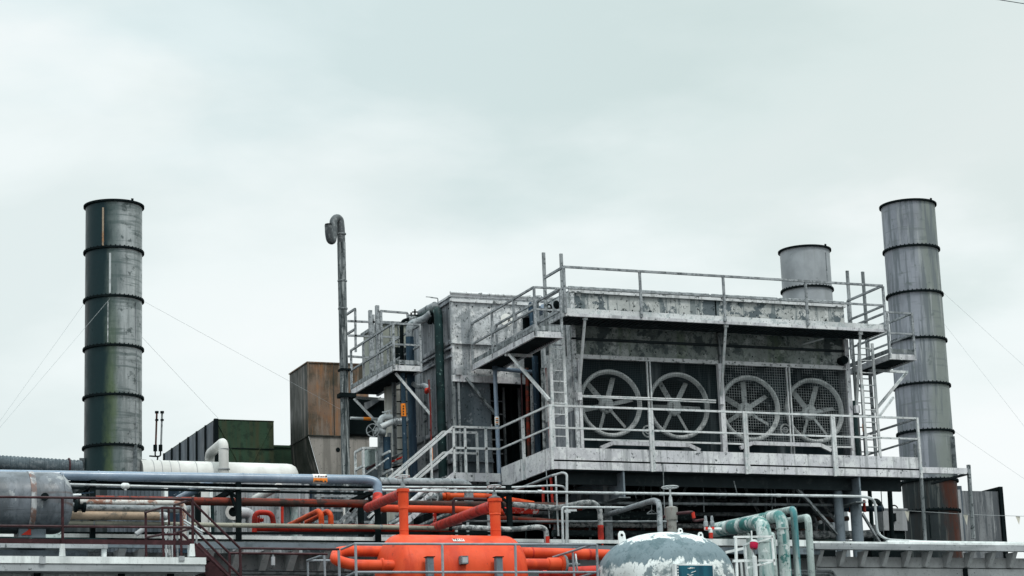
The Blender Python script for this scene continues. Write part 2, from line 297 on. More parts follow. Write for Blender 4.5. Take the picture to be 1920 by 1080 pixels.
def tag(o, label, cat, group=None):
    o['label'] = label; o['category'] = cat
    if group: o['group'] = group
    return o
def T(name, label, cat, loc, group=None):
    o = bpy.data.objects.new(name, None); COL.objects.link(o); o.location = loc; o['_w'] = Vector(loc); o.empty_display_size = .3
    return tag(o, label, cat, group)
def single(name, label, cat, mb, mat, group=None): return tag(mb.build(name, mat), label, cat, group)
def struct(name, mb, mat): o = mb.build(name, mat); o['kind'] = 'structure'; return o
def pipe(label, pts, r, mat, bend=None, group=None, name='pipe', cat='pipe', seg=14, flanges=(), fmat=None, bands=()):
    """one pipe run; flanges = (index along the run 0..1 of segment, ...)"""
    mb = MB().tube(pts, r, seg, r*2.2 if bend is None else bend)
    o = tag(mb.build(name, mat), label, cat, group)
    for seg_i, t in flanges:
        a = Vector(pts[seg_i]); b = Vector(pts[seg_i+1]); d = (b-a).normalized(); c = a.lerp(b, t)
        MB().lathe(c-d*.035, d, [(r+.004, 0), (r*1.45+.012, .0), (r*1.45+.012, .03), (r*1.45+.012, .07), (r+.004, .07)], 20).build('flange', fmat or mat, o)
    for seg_i, t, wd in bands:
        a = Vector(pts[seg_i]); b = Vector(pts[seg_i+1]); d = (b-a).normalized(); c = a.lerp(b, t)
        MB().lathe(c, d, [(r+.001, 0), (r+.006, 0), (r+.006, wd), (r+.001, wd)], 18, False).build('clip_band', fmat or mat, o)
    return o
def handwheel(parent, c, d, R, mat, spokes=4):
    mb = MB().torus(c, d, R, R*.09, 26, 8); d = Vector(d).normalized(); ref = Vector((0,0,1)) if abs(d.z) < .9 else Vector((1,0,0)); x = d.cross(ref).normalized(); y = d.cross(x)
    for k in range(spokes):
        a = 2*pi*k/spokes+.4; mb.tube([Vector(c), Vector(c)+(x*cos(a)+y*sin(a))*R], R*.065, 6)
    mb.cyl(Vector(c)-d*R*.15, Vector(c)+d*R*.15, R*.2, 10)
    return mb.build('handwheel', mat, parent)
def text(body, parent, loc, size, xdir, zdir, mat, name='lettering'):
    cu = bpy.data.curves.new(name, 'FONT'); cu.body = body; cu.size = size; cu.extrude = .002; cu.align_x = 'CENTER'; cu.align_y = 'CENTER'; cu.materials.append(mat)
    tmp = bpy.data.objects.new(name, cu); COL.objects.link(tmp); bpy.context.view_layer.update()
    me = bpy.data.meshes.new_from_object(tmp.evaluated_get(bpy.context.evaluated_depsgraph_get())); bpy.data.objects.remove(tmp); bpy.data.curves.remove(cu)
    o = bpy.data.objects.new(name, me); COL.objects.link(o)
    x = Vector(xdir).normalized(); z = Vector(zdir).normalized(); n = x.cross(z)
    m = Matrix((x, z, n)).transposed().to_4x4(); m.translation = Vector(loc)-(Vector(parent['_w']) if parent else Vector())
    if parent: o.parent = parent
    o.matrix_local = m
    return o
def railing(parent, path, h=1.05, mid=(.5,), r=.024, posts=None, mat=None, square=True, drop=0., r_post=None):
    """top rail and middle rails along a floor path; posts at floor points"""
    mat = mat or m_rail; path = [Vector(p) for p in path]; up = Vector((0,0,1))
    def run(hh):
        mb = MB()
        for a, b in zip(path, path[1:]):
            if square: mb.bar(a+up*hh, b+up*hh, 2*r, 2*r)
            else: mb.tube([a+up*hh, b+up*hh], r, 8)
        return mb
    run(h).build('top_rail', mat, parent)
    for k in mid: run(h*k).build('middle_rail', mat, parent)
    rp = r_post or r
    for p in (posts if posts is not None else path):
        p = Vector(p); mb = MB()
        if square: mb.bar(p-up*drop, p+up*(h-r*1.02), 2*rp, 2*rp)
        else: mb.tube([p-up*drop, p+up*(h-r*.5)], rp, 8)
        mb.build('post', mat, parent)

# ---------------------------------------------------------------- key planes (metres)
YE = 43.6                                   # main eave
YR = 44.4                                   # front of the pipe rack
X0, YP, ZP = 19.40, 45.58, 9.42             # near corner of the fan platform, floor height
ZR = 7.45                                   # roof deck
# ---------------------------------------------------------------- ground
struct('ground', MB().add([(-3000,-3000,0),(3000,-3000,0),(3000,3000,0),(-3000,3000,0)], [(0,1,2,3)]), m_ground)

# ---------------------------------------------------------------- process building under everything: wall, roof deck, eave, gutter, brackets
def process_building():
    b = T('process_building', 'long pale single storey process building with bracketed eaves carrying the whole plant on its roof', 'building', (20, YE+.6, 0))
    MB().box((2, YE+.62, 0), (24.86, YE+.9, 7.0)).build('wall', m_sheet, b)
    MB().box((24.90, YE+.36, 0), (36, YE+.85, 7.02)).build('wall', m_render, b, None)
    MB().box((2, YE+.91, 6.9), (36, 62, 7.04)).build('roof', m_under, b)
    zl = 7.15
    # left eave: fascia gutter, gravel edge, white kerb further back
    MB().box((9.2, YE-.02, zl-.13), (24.82, YE+.10, zl)).build('gutter', m_sag, b)
    MB().prism([(2, YE+.12, zl-.02), (24.84, YE+.12, zl-.02), (24.84, YE+.9, 7.285), (2, YE+.9, 7.285)], (0, 0, -.05)).build('gravel_edge', m_gravel, b)
    MB().box((2, YE+.92, 7.325), (24.84, YE+1.0, 7.40)).build('kerb', m_white, b)
    MB().box((2, YE+.93, 7.2), (24.84, YE+1.0, 7.322)).build('kerb_foot', m_black, b)
    # right eave
    a = q(1524, 1020, YE); zr = a.z
    MB().box((a.x, YE-.1, zr-.12), (36, YE+.06, zr+.01)).build('gutter', m_fascia, b)
    MB().box((a.x-.02, YE-.04, zr+.014), (36, YE+.5, zr+.06)).build('eave_flashing', m_white, b)
    MB().box((a.x+2.2, YE+.52, zr+.02), (36, YE+.62, zr+.17)).build('kerb', m_white, b)
    MB().box((a.x-.02, YE+.08, zr-.06), (36, YE+.55, zr+.012)).build('soffit', m_fascia, b)
    # wall line below right brackets
    MB().box((24.95, YE+.345, zr-.47), (36, YE+.359, zr-.457)).build('wall_joint', m_dark, b)
    def bracket(x, zt, h, y0, y1, mat, wd=.055):
        MB().prism([(x, y1, zt), (x, y0, zt), (x, y1-.10, zt-h), (x, y1, zt-h)], (wd, 0, 0)).build('bracket', mat, b)
    for px in (1540, 1583, 1623, 1664, 1705, 1744, 1783, 1823, 1863, 1903):
        bracket(q(px, 1040, YE).x, zr-.125, .32, YE+.03, YE+.355, m_render, .10)
    for px in (225, 262, 392, 445, 498, 550, 610, 660):
        bracket(q(px, 1040, YE).x, zl-.14, .36, YE+.05, YE+.615, m_render, .14)
    # white strip section behind the white tank
    MB().box((21.2, YE+.13, zl+.06), (24.7, YE+.2, zl+.2)).build('eave_flashing', m_white, b)
    # conduits clipped to the wall under the eave
    for k, (py, rr) in enumerate(((1068, .022), (1074, .03))):
        MB().tube([q(432, py, YE+.56), q(700, py+3, YE+.56)], rr, 8).build('wall_conduit', m_plate, b)
    for k, py in enumerate((1070, 1075)):
        MB().tube([q(1440, py, YE+.32), q(1562-k*5, py+1, YE+.32), q(1571-k*5, py+22, YE+.32)], .03, 8, .1).build('wall_conduit', m_plate, b)
    for px, py in ((1811, 1068),):
        p = q(px, py, YE+.3); MB().box((p.x-.05, p.y, p.z-.4), (p.x+.05, p.y+.05, p.z+.02)).build('bracket', m_black, b)
process_building()

def low_building():
    b = T('low_building', 'low grey sheet clad building with white gutter and fascia beneath the burgundy railing', 'building', (6, 39.3, 0))
    e = q(386, 1046, 39).x; z0 = q(200, 1044, 39).z
    MB().box((-2, 39.32, 0), (e-.12, 39.5, z0-.26)).build('wall', m_render, b)
    MB().box((-2, 38.98, z0-.12), (e, 39.14, z0)).build('gutter', m_white, b)
    MB().box((-2, 39.0, z0-.25), (e-.015, 39.2, z0-.125)).build('fascia', m_fascia, b)
    MB().box((-2, 39.15, z0-.04), (e-.02, 43.3, z0-.01)).build('roof', m_fascia, b)
    for k in range(44):
        x = -1.9+k*.26
        if x < e-.3: MB().box((x, 39.27, 0), (x+.05, 39.318, z0-.262)).build('wall_rib', m_render, b)
    for px in (70, 228, 320):
        p = q(px, 1070, 39.25); MB().box((p.x-.06, 39.2, 3), (p.x+.05, 39.265, z0-.262)).build('downpipe', m_black, b)
    p = q(80, 1049, 38.96); MB().box((p.x-.05, 38.955, p.z-.07), (p.x+.05, 38.975, p.z+.06)).build('gutter_joint', m_fascia, b)
    p = q(343, 1048, 38.96); MB().box((p.x-.07, 38.955, p.z-.03), (p.x+.03, 38.975, p.z+.05)).build('gutter_joint', m_fascia, b)
low_building()

# ---------------------------------------------------------------- chimneys
def chimney(label, px_top, px_base, ys, Y, halfpx, mat, mat_low=None, seams=(), base_z=7.1, ring_mat=None, fins=()):
    top = q(px_top[0], px_top[1], Y); base = q(px_base[0], px_base[1], Y)
    r = halfpx/ppm(top.lerp(base, .5)); c = Vector(((top.x+base.x)/2, Y, base_z))
    t = T('chimney', label, 'chimney', c)
    zs = []
    for y in ys:
        u = (y-px_top[1])/(px_base[1]-px_top[1]); zs.append(q(px_top[0]+(px_base[0]-px_top[0])*u, y, Y-r*.65).z)
    zz = zs+[base_z]
    for i, (a, b_) in enumerate(zip(zz, zz[1:])):
        last = mat_low and i >= len(zz)-3
        mb = MB().lathe((c.x, c.y, b_), (0,0,1), [(r, 0), (r, a-b_)], 64, cap=False)
        if i == 0: mb.lathe((c.x, c.y, b_), (0,0,1), [(r-.02, a-b_), (r-.02, 0)], 64, cap=False)
        mb.build('shell_section', mat_low if last else mat, t)
    for i, z in enumerate(zs):
        h = .05
        mb = MB().lathe((c.x, c.y, z-h), (0,0,1), [(r-.01, 0), (r+.055, 0), (r+.055, h*.85), (r+.055, h*1.0), (r-.01, h)], 64, cap=False)
        if i:
            for k in range(40):
                a = 2*pi*k/40; mb.box((c.x+cos(a)*(r+.03)-.012, c.y+sin(a)*(r+.03)-.012, z), (c.x+cos(a)*(r+.03)+.012, c.y+sin(a)*(r+.03)+.012, z+.028))
        mb.build('flange_ring', ring_mat or m_black, t)
    for (px, y0, y1, mat_s, wd) in seams:
        d = q(px, (y0+y1)/2, Y)-c; off = d.dot(_r)              # sideways offset seen from the front
        ang = math.asin(max(-.98, min(.98, off/r)))
        n = (-Vector((_fw.x, _fw.y, 0)).normalized()*cos(ang)+_r*sin(ang))
        p0 = Vector((c.x, c.y, 0))+n*(r+.004)
        z0, z1 = q(px, y0+4, Y-r).z, q(px, y1, Y-r).z
        MB().bar(p0+Vector((0,0,z1)), p0+Vector((0,0,z0)), wd, .018, n).build('seam_strip', mat_s, t)
    for (ang, z0, z1) in fins:
        n = Vector((cos(ang), sin(ang), 0)); p = Vector((c.x, c.y, 0))+n*(r+.06)
        MB().bar(p+Vector((0,0,z0)), p+Vector((0,0,z1)), .03, .13, n).build('base_fin', m_plate, t)
    for k in (1.9, 5.2):                                        # lifting lugs on the rim
        p = Vector((c.x+cos(k)*r, c.y+sin(k)*r, zs[0])); MB().box(p-Vector((.03,.01,0)), p+Vector((.03,.01,.07))).build('lifting_lug', m_black, t)
    return t, c, r, zs
cL = q(213, 630, 56); rL = .71
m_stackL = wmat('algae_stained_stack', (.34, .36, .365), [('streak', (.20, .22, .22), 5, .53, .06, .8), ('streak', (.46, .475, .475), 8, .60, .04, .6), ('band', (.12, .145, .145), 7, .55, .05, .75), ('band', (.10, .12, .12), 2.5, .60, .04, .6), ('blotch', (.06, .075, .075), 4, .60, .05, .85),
    ('side', (.075, .105, .105), radians(165), -.28, .2, .8), ('side', (.085, .125, .045), radians(165), -.10, .18, .8, 11.0, 15.5), ('side', (.012, .028, .033), radians(165), .14, .22, .97), ('side', (.004, .010, .011), radians(165), .93, .05, .9)], rough=.36, metal=.4, bump=.12, grime=.3, spec=.1, center=(cL.x, 56, rL))  # left half toned darker by 'side' layers; algae green in its lower sections
_, cl, rl, zl_ = chimney('tall round chimney with darker left side, green algae low down and galvanised grey right side', (213, 378), (212.5, 880), (378, 465, 556, 648, 740, 834), 56, 53, m_stackL,
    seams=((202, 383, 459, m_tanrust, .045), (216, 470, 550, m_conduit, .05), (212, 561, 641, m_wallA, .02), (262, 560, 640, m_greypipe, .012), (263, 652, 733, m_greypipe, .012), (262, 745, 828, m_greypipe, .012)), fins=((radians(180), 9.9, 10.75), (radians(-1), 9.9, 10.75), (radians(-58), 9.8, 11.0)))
cRr = q(1722, 630, 54); rR = 50/ppm(cRr)
m_stackR = wmat('streaked_grey_stack', (.255, .27, .305), [('side', (.20, .225, .205), radians(-35), .35, .3, .85), ('streak', (.13, .15, .165), 7, .52, .06, .8), ('band', (.15, .17, .175), 6, .60, .04, .6), ('streak', (.36, .375, .385), 7, .62, .05, .6), ('blotch', (.12, .145, .145), 3.6, .63, .05, .7)], rough=.5, metal=.15, bump=.15, center=(cRr.x, 54, rR))
m_stackRl = wmat('rusty_dark_stack_base', (.024, .031, .034), [('streak', (.10, .11, .105), 8, .57, .06, .8), ('side', (.060, .017, .009), radians(-25), .40, .22, .92), ('streak', (.03, .03, .03), 5, .54, .05, .7), ('blotch', K, 4, .60, .06, .7)], rough=.55, metal=.1, bump=.2, center=(cRr.x, 54, rR))
_, cr, rr_, zr_ = chimney('tall grey ringed chimney at the far right with a dark rusty red foot', (1703, 376), (1740, 900), (376, 461, 546, 633, 718, 806, 898, 955), 54, 50.5, m_stackR, m_stackRl, fins=((radians(-60), 10.4, 11.5), (radians(215), 10.4, 11.3)))
chimney('short pale grey chimney rising behind the fan gallery railing', (1508, 462), (1515, 570), (462, 537), 58, 46.5, wmat('pale_stack', (.31, .33, .35), [('streak', (.28, .30, .31), 5, .57, .07, .7), ('blotch', (.16, .18, .18), 4, .67, .04, .7)], rough=.5, metal=.1), seams=((1543, 468, 530, m_greypipe, .03),))

# ---------------------------------------------------------------- guy wires, overhead wire, pennants
def wire(label, pts, r=.006, mat=None, group=None, sag=0, name='guy_wire', cat='wire'):
    a, b_ = Vector(pts[0]), Vector(pts[-1]); n = 10
    p = [a.lerp(b_, i/n)-Vector((0,0,sag*4*(i/n)*(1-i/n))) for i in range(n+1)]
    return single(name, label, cat, MB().tube(p, r, 5), mat or m_string, group)
wire('guy wire from the left chimney down to the left edge, the farther of two', [q(157, 570, 56.2), q(-40, 845, 52)], .003)
wire('guy wire crossing in front of the left chimney towards the left edge', [q(206, 560, 55.27), q(-40, 848, 48)], .003)
wire('long guy wire from the left chimney across the rusty hopper', [q(268, 564, 56.1), q(738, 822, 57.2)], .003)
wire('short guy wire from the left chimney to the top of the green container', [q(266, 632, 56.1), q(409, 784, 57.9)], .003)
wire('upper guy wire leaving the right chimney towards the right edge', [q(1769, 549, 54), q(1960, 722, 50)], .003)
wire('steep guy wire leaving the right chimney at its fourth ring', [q(1771, 608, 54), q(1960, 850, 49)], .003)
wire('lowest thin guy wire leaving the right chimney', [q(1786, 806, 54), q(1960, 925, 50)], .003)
wire('single dark wire crossing the top right corner of the sky', [q(1800, -12, 60), q(1990, 18, 62)], .014, m_cable, name='overhead_wire')
ln = T('pennant_line', 'thin line of faded triangular pennants strung past the rusty chimney foot', 'bunting', q(1690, 957, 46))
pn = [q(1690, 957, 46), q(1790, 963, 46), q(1850, 966, 46), q(1960, 969, 46)]
MB().tube(pn, .006, 5).build('string', m_string, ln)
for (px, py, k) in ((1700, 958, 1), (1810, 965, 1), (1908, 968, .8)):
    a = q(px-4, py, 46); b_ = q(px+5, py+.5, 46.02); c_ = q(px+3, py+20*k, 46.05)
    MB().prism([a, b_, c_], (0.004, .006, 0)).build('pennant', m_pennant, ln)

# ---------------------------------------------------------------- gooseneck vent
m_ventst = wmat('vent_weathered', (.115, .13, .135), [('streak', (.36, .38, .38), 24, .55, .04, .85), ('streak', (.018, .026, .028), 15, .53, .05, .9), ('blotch', K, 8, .58, .05, .8)], rough=.55, grime=.4)
def vent():
    t = T('vent_pipe', 'tall dark vent pipe with a swan neck end turned upwards', 'vent pipe', (q(645, 890, 50).x, 50, 7.1))
    r = 7.5/79; b0 = q(650, 990, 50); b1 = q(641, 420, 50)
    x = b1.x
    mb = MB().tube([b0, q(645, 700, 50), q(640, 455, 50)], r*1.05, 18)
    mb.build('riser', m_ventst, t)
    e = [q(640, 455, 50), q(639, 425, 50), q(637, 411, 50), q(631, 408, 49.95), q(625, 414, 49.9), q(625, 440, 49.85), q(623, 452, 49.8), q(619, 450, 49.7), q(617, 440, 49.65), q(616, 421, 49.6)]
    MB().tube(rnd(e, .12, 4), r, 16, cap=True).build('swan_neck', wmat('vent_dark_steel', (.085, .095, .10), [('blotch', (.25, .265, .27), 8, .57, .06, .7)], rough=.5, metal=.2), t)
    m = e[-1]; MB().cyl(m+Vector((0,0,.002)), m+Vector((0,0,.012)), r*.9, 16).build('mouth', m_dark, t)
    for py in (440, 528, 580):
        p = q(640+(py-440)*.02, py, 50); MB().lathe(p, (0,0,1), [(r*1.05, 0), (r*1.22, 0), (r*1.22, .03), (r*1.05, .03)], 18).build('joint_ring', m_strut, t)
    p = q(648, 742, 50); MB().box((p.x-.17, p.y-.13, p.z-.05), (p.x+.22, p.y+.13, p.z+.05)).build('support_clamp', m_black, t)
    p = q(646, 694, 50); MB().box((p.x-.13, p.y-.12, p.z-.025), (p.x+.12, p.y+.12, p.z+.025)).build('support_clamp', m_black, t)
vent()

# ---------------------------------------------------------------- background plant on the left
def relief():
    t = T('relief_vents', 'pair of slim dark relief valve vents on one forked base above the cream duct', 'vent', q(294, 885, 57))
    for k, px in enumerate((294, 304)):
        MB().tube([q(px, 773, 57), q(px-2, 835, 57)], .025, 8).build('vent_tube', m_rustpipe if k == 0 else m_strut, t)
        MB().cyl(q(px, 775, 57), q(px, 771, 57), .05, 12).build('rain_cap', m_black, t)
        MB().cyl(q(px, 789, 57), q(px, 786, 57), .045, 12).build('collar', m_black, t)
        MB().cyl(q(px-3, 846, 57), q(px-3, 834, 57), .05, 10).build('relief_valve', m_black, t)
        MB().tube([q(px-3, 846, 57), q(px-3, 855, 57), q(295, 856, 57)], .02, 8, .05).build('base_branch', m_black, t)
    MB().tube([q(280, 855, 57), q(296, 856, 57), q(294, 870, 57)], .02, 8, .03).build('base_branch', m_black, t)
relief()
def duct():
    a = q(-60, 867, 52); b_ = q(152, 880, 52); r = .115; n = 60
    p = [a.lerp(b_, i/n) for i in range(n+1)]
    d = T('ribbed_duct', 'dark spiral ribbed duct sloping down towards the left chimney', 'duct', b_)
    MB().tube(p, .2, 20).build('lagging', m_ribduct, d)
    dd = (b_-a).normalized()
    for i in range(4, n, 2): MB().lathe(p[i]-dd*.02, dd, [(.2, 0), (.213, .005), (.213, .035), (.2, .04)], 20, False).build('rib_band', m_ribduct, d)
    p0 = q(128, 878, 52); MB().torus(p0, dd, .225, .02, 20, 6).build('clamp_ring', m_burg, d)
duct()
def cream():
    a = q(262, 893, 55.8); b_ = q(540, 900, 55.8); r = 31/ppm(a)
    t = T('cream_duct', 'big cream lagged horizontal vessel with a rounded right end beside the chimney', 'vessel', (a.lerp(b_, .5).x, 55.8, 7.1))
    d = (b_-a).normalized(); L_ = (b_-a).length
    MB().lathe(a, d, [(r, 0), (r, L_-.05), (r*.97, L_+.06), (r*.85, L_+.16), (r*.6, L_+.22), (0, L_+.24)], 40).build('lagging', m_cream, t)
    for px in (282, 297, 313, 329, 361, 392):
        u = (px-262)/(540-262)*L_; MB().lathe(a+d*u, d, [(r+.001, 0), (r+.008, 0), (r+.008, .012), (r+.001, .012)], 40, False).build('seam_band', m_cabinet, t)
    MB().box((a.x+.3, 55.5, 7.05), (a.x+.5, 56.1, a.z-r*.8)).build('saddle', m_plate, t); MB().box((b_.x-.5, 55.5, 7.05), (b_.x-.3, 56.1, b_.z-r*.8)).build('saddle', m_plate, t)
    t2 = T('cream_bend_pipe', 'cream lagged pipe rising, bending back and dropping again behind the cream vessel', 'pipe', q(420, 900, 55.2))
    f0 = q(420, 905, 55.2); f1 = q(419, 829, 55.2); k0 = q(393, 851, 57.3); k1 = q(393, 885, 57.3)
    MB().tube([f0, f1, k0, k1], .125, 18, .22).build('lagged_tube', m_cream, t2)
    p = q(420, 843, 55.2); MB().lathe(p, (0,0,1), [(.126, 0), (.132, 0), (.132, .02), (.126, .02)], 18, False).build('seam_band', m_cabinet, t2)
    p = q(420, 881, 55.2); MB().lathe(p, (0,0,1), [(.126, 0), (.15, 0), (.15, .03), (.126, .03)], 18, False).build('seam_band', m_cabinet, t2)
    for k in range(6):
        p = k0.lerp(k1, .25+k*.13); MB().lathe(p, (0,0,1), [(.126, 0), (.138, .01), (.126, .02)], 18, False).build('ripple', m_cream, t2)
cream()
def container():
    Y = 60; a = q(405, 787, Y); b_ = q(513, 790, Y); fx = qx(310, 847, a.x); z0 = 8.4
    t = T('green_container', 'dark green sheet metal housing with a long slate ribbed side stretching back', 'housing', ((a.x+b_.x)/2, Y, z0))
    MB().add([(a.x, Y, z0), (b_.x, Y, z0), (b_.x, Y, b_.z), (a.x, Y, a.z)], [(0,1,2,3)]).add([(a.x, Y+.05, z0), (b_.x, Y+.05, z0), (b_.x, Y+.05, b_.z), (a.x, Y+.05, a.z)], [(0,1,2,3)]).build('end_panel', m_green_sheet, t)
    for (u0, v0, u1, v1) in ((0, 1, .5, .62), (.5, .62, 1, 1), (0, 0, .5, .62), (.5, .62, 1, 0)):   # shallow pressed diagonals of the panel
        pa = Vector((a.x+(b_.x-a.x)*u0, Y-.012, z0+(a.z-z0)*v0)); pb = Vector((a.x+(b_.x-a.x)*u1, Y-.012, z0+(a.z-z0)*v1))
        MB().bar(pa, pb, .02, .02, (0,1,0)).build('pressed_fold', m_green_sheet, t)
    MB().box((a.x, Y-.02, q(405, 839, Y).z-.02), (b_.x, Y-.002, q(405, 839, Y).z)).build('panel_joint', m_dark, t)
    MB().box((a.x-.05, Y-.03, z0), (a.x+.06, Y+.08, a.z+.03)).build('corner_post', m_black, t)
    MB().box((a.x-.03, Y+.08, z0), (a.x+.02, fx.y, a.z-.01)).build('side_panel', m_slate, t)
    n = 6
    for k in range(1, n+1):
        y = Y+(fx.y-Y)*k/n; MB().box((a.x-.062, y-.05, z0), (a.x-.032, y+.05, a.z+.01)).build('side_rib', m_black, t)
    for k in range(n):                                            # folded triangles between the ribs
        y0 = Y+(fx.y-Y)*k/n+.15; y1 = Y+(fx.y-Y)*(k+1)/n-.15
        MB().prism([(a.x-.034, y0, a.z-.03), (a.x-.034, y0, z0), (a.x-.034, y1, z0)], (-.012, 0, 0)).build('side_fold', m_slate, t)
    MB().box((a.x-.02, Y, a.z-.02), (b_.x, fx.y, a.z+.02)).build('roof', m_green_sheet, t)
    s = T('green_cabinet', 'small dark green cabinet squeezed between the green housing and the rusty hopper', 'cabinet', q(527, 890, 61))
    p0 = q(510, 836, 61); p1 = q(548, 890, 61); MB().box((p0.x, 61, 8), (p1.x, 61.8, p0.z)).build('body', m_green_sheet, s)
    MB().box((p0.x, 60.96, p0.z-.04), (p1.x, 61.8, p0.z+.02)).build('lid', m_green_sheet, s)
container()
def hopper():
    Y = 58; tl = q(577, 680, Y); tr = q(690, 688, Y); ml = q(576, 816, Y); bl = q(604, 905, Y)
    fl = qx(543, 700, tl.x)
    t = T('rusty_hopper', 'large rust streaked steel hopper with a grey tapered lower plate behind the vent pipe', 'hopper', ((tl.x+tr.x)/2, Y, 8))
    zt, zm, zb = tl.z, ml.z, q(604, 930, Y).z
    MB().box((tl.x, Y, zm), (tr.x, Y+.04, zt)).build('front_panel', m_rust, t)
    MB().box((tl.x-.001, Y+.042, zm), (tl.x+.04, fl.y, zt)).build('side_panel', m_hopdark, t)
    MB().prism([(tl.x+.01, Y+.02, zm-.01), (tr.x, Y+.02, zm-.01), (tr.x, Y+.02, zb), (bl.x+.12, Y+.02, zb)], (0, .04, 0)).build('lower_plate', m_hoplow, t)
    MB().add([(tl.x, Y+.05, zm-.005), (tl.x, fl.y, zm-.005), (tl.x+.1, fl.y, zb), (bl.x+.1, Y+.05, zb)], [(0,1,2,3)]).build('lower_side', m_hopdark, t)
    MB().box((tl.x-.03, Y-.03, zt), (tr.x, fl.y, zt+.03)).build('top_rim', m_rust, t)
    MB().box((tl.x-.02, Y-.02, zm-.02), (tr.x, Y+.018, zm+.01)).build('seam_angle', m_hopdark, t)
    MB().box((tl.x-.03, Y+.04, zm-.02), (tl.x-.003, fl.y, zm+.01)).build('seam_angle', m_hopdark, t)
    MB().bar((tl.x, Y-.005, zm+.012), (tl.x, Y-.005, zt-.002), .035, .035, (0,1,0)).build('corner_angle', m_rust, t)
    p = q(625, 700, Y); MB().box((p.x-.01, Y-.012, zm+.012), (p.x+.01, Y-.001, zt-.01)).build('panel_seam', m_hopdark, t)
    p = q(634, 843, Y); MB().cyl((p.x, Y+.01, p.z), (p.x, Y+.019, p.z), .06, 16).build('hole', m_dark, t)
hopper()
# corrugated walls of the back building behind the pipe rack
m_slateD = wmat('dark_back_sheet', (.035, .042, .046), [('streak', (.085, .095, .10), 4, .56, .07, .7), ('blotch', (.014, .02, .02), 3, .55, .06, .8)], rough=.8, spec=.05)
def back_building():
    b = T('back_building', 'grey corrugated back building standing behind the pipe rack', 'building', (18, 52.6, 7))
    def panel(x0, x1, y, ytop, mat, rib=.13):
        p0 = q(x0, ytop, y); p1 = q(x1, ytop, y); mb = MB().box((p0.x, y, 7.0), (p1.x, y+.1, p0.z))
        k = p0.x+.05
        while k < p1.x-.03: mb.box((k, y-.025, 7.0), (k+.05, y-.001, p0.z-.01)); k += rib
        mb.build('corrugated_wall', mat, b)
    a = q(-80, 903, 54.6); b2 = q(207, 903, 54.6); MB().box((a.x, 54.6, 7.0), (b2.x, 54.65, b2.z)).build('dark_wall', m_slateD, b)
    panel(203, 302, 51.5, 899, m_slate, .1)
    panel(300, 440, 53, 897, m_sheet)
    panel(436, 565, 52.6, 899, m_cabinet)
    panel(563, 690, 54, 897, m_wallC, .2)
    a = q(684, 841, 54.2); b2 = q(748, 841, 54.2); MB().box((a.x, 54.2, 7.0), (b2.x, 54.3, a.z)).build('low_wall', m_wallC, b)
    a = q(690, 893, 53.2); b2 = q(1000, 893, 53.2); MB().box((a.x, 53.2, 7.0), (b2.x, 53.25, 9.25)).build('dark_wall', m_slateD, b)
    for px, wd in ((312, 6), (377, 9), (396, 6), (480, 5), (523, 5), (562, 5)):
        p0 = q(px-wd/2, 905, 51); p1 = q(px+wd/2, 905, 51); MB().box((p0.x, 51, 7.1), (p1.x, 51.1, p0.z)).build('white_stanchion', m_white if px < 400 else m_cabinet, b)
    p0 = q(316, 908, 52); p1 = q(352, 908, 52); MB().box((p0.x, 52, 7.2), (p1.x, 52.4, p0.z)).build('blue_locker', m_bluedk, b)
    p0 = q(548, 940, 52.3); p1 = q(563, 900, 52.3); MB().box((p0.x, 52.2, 7.2), (p1.x, 52.5, p0.z)).build('green_sheet', m_greenp, b)
    p0 = q(530, 918, 52); p1 = q(563, 940, 52); MB().box((p0.x, 51.95, p1.z), (p1.x, 52.55, p0.z)).build('white_sheet', m_cabinet, b)
back_building()
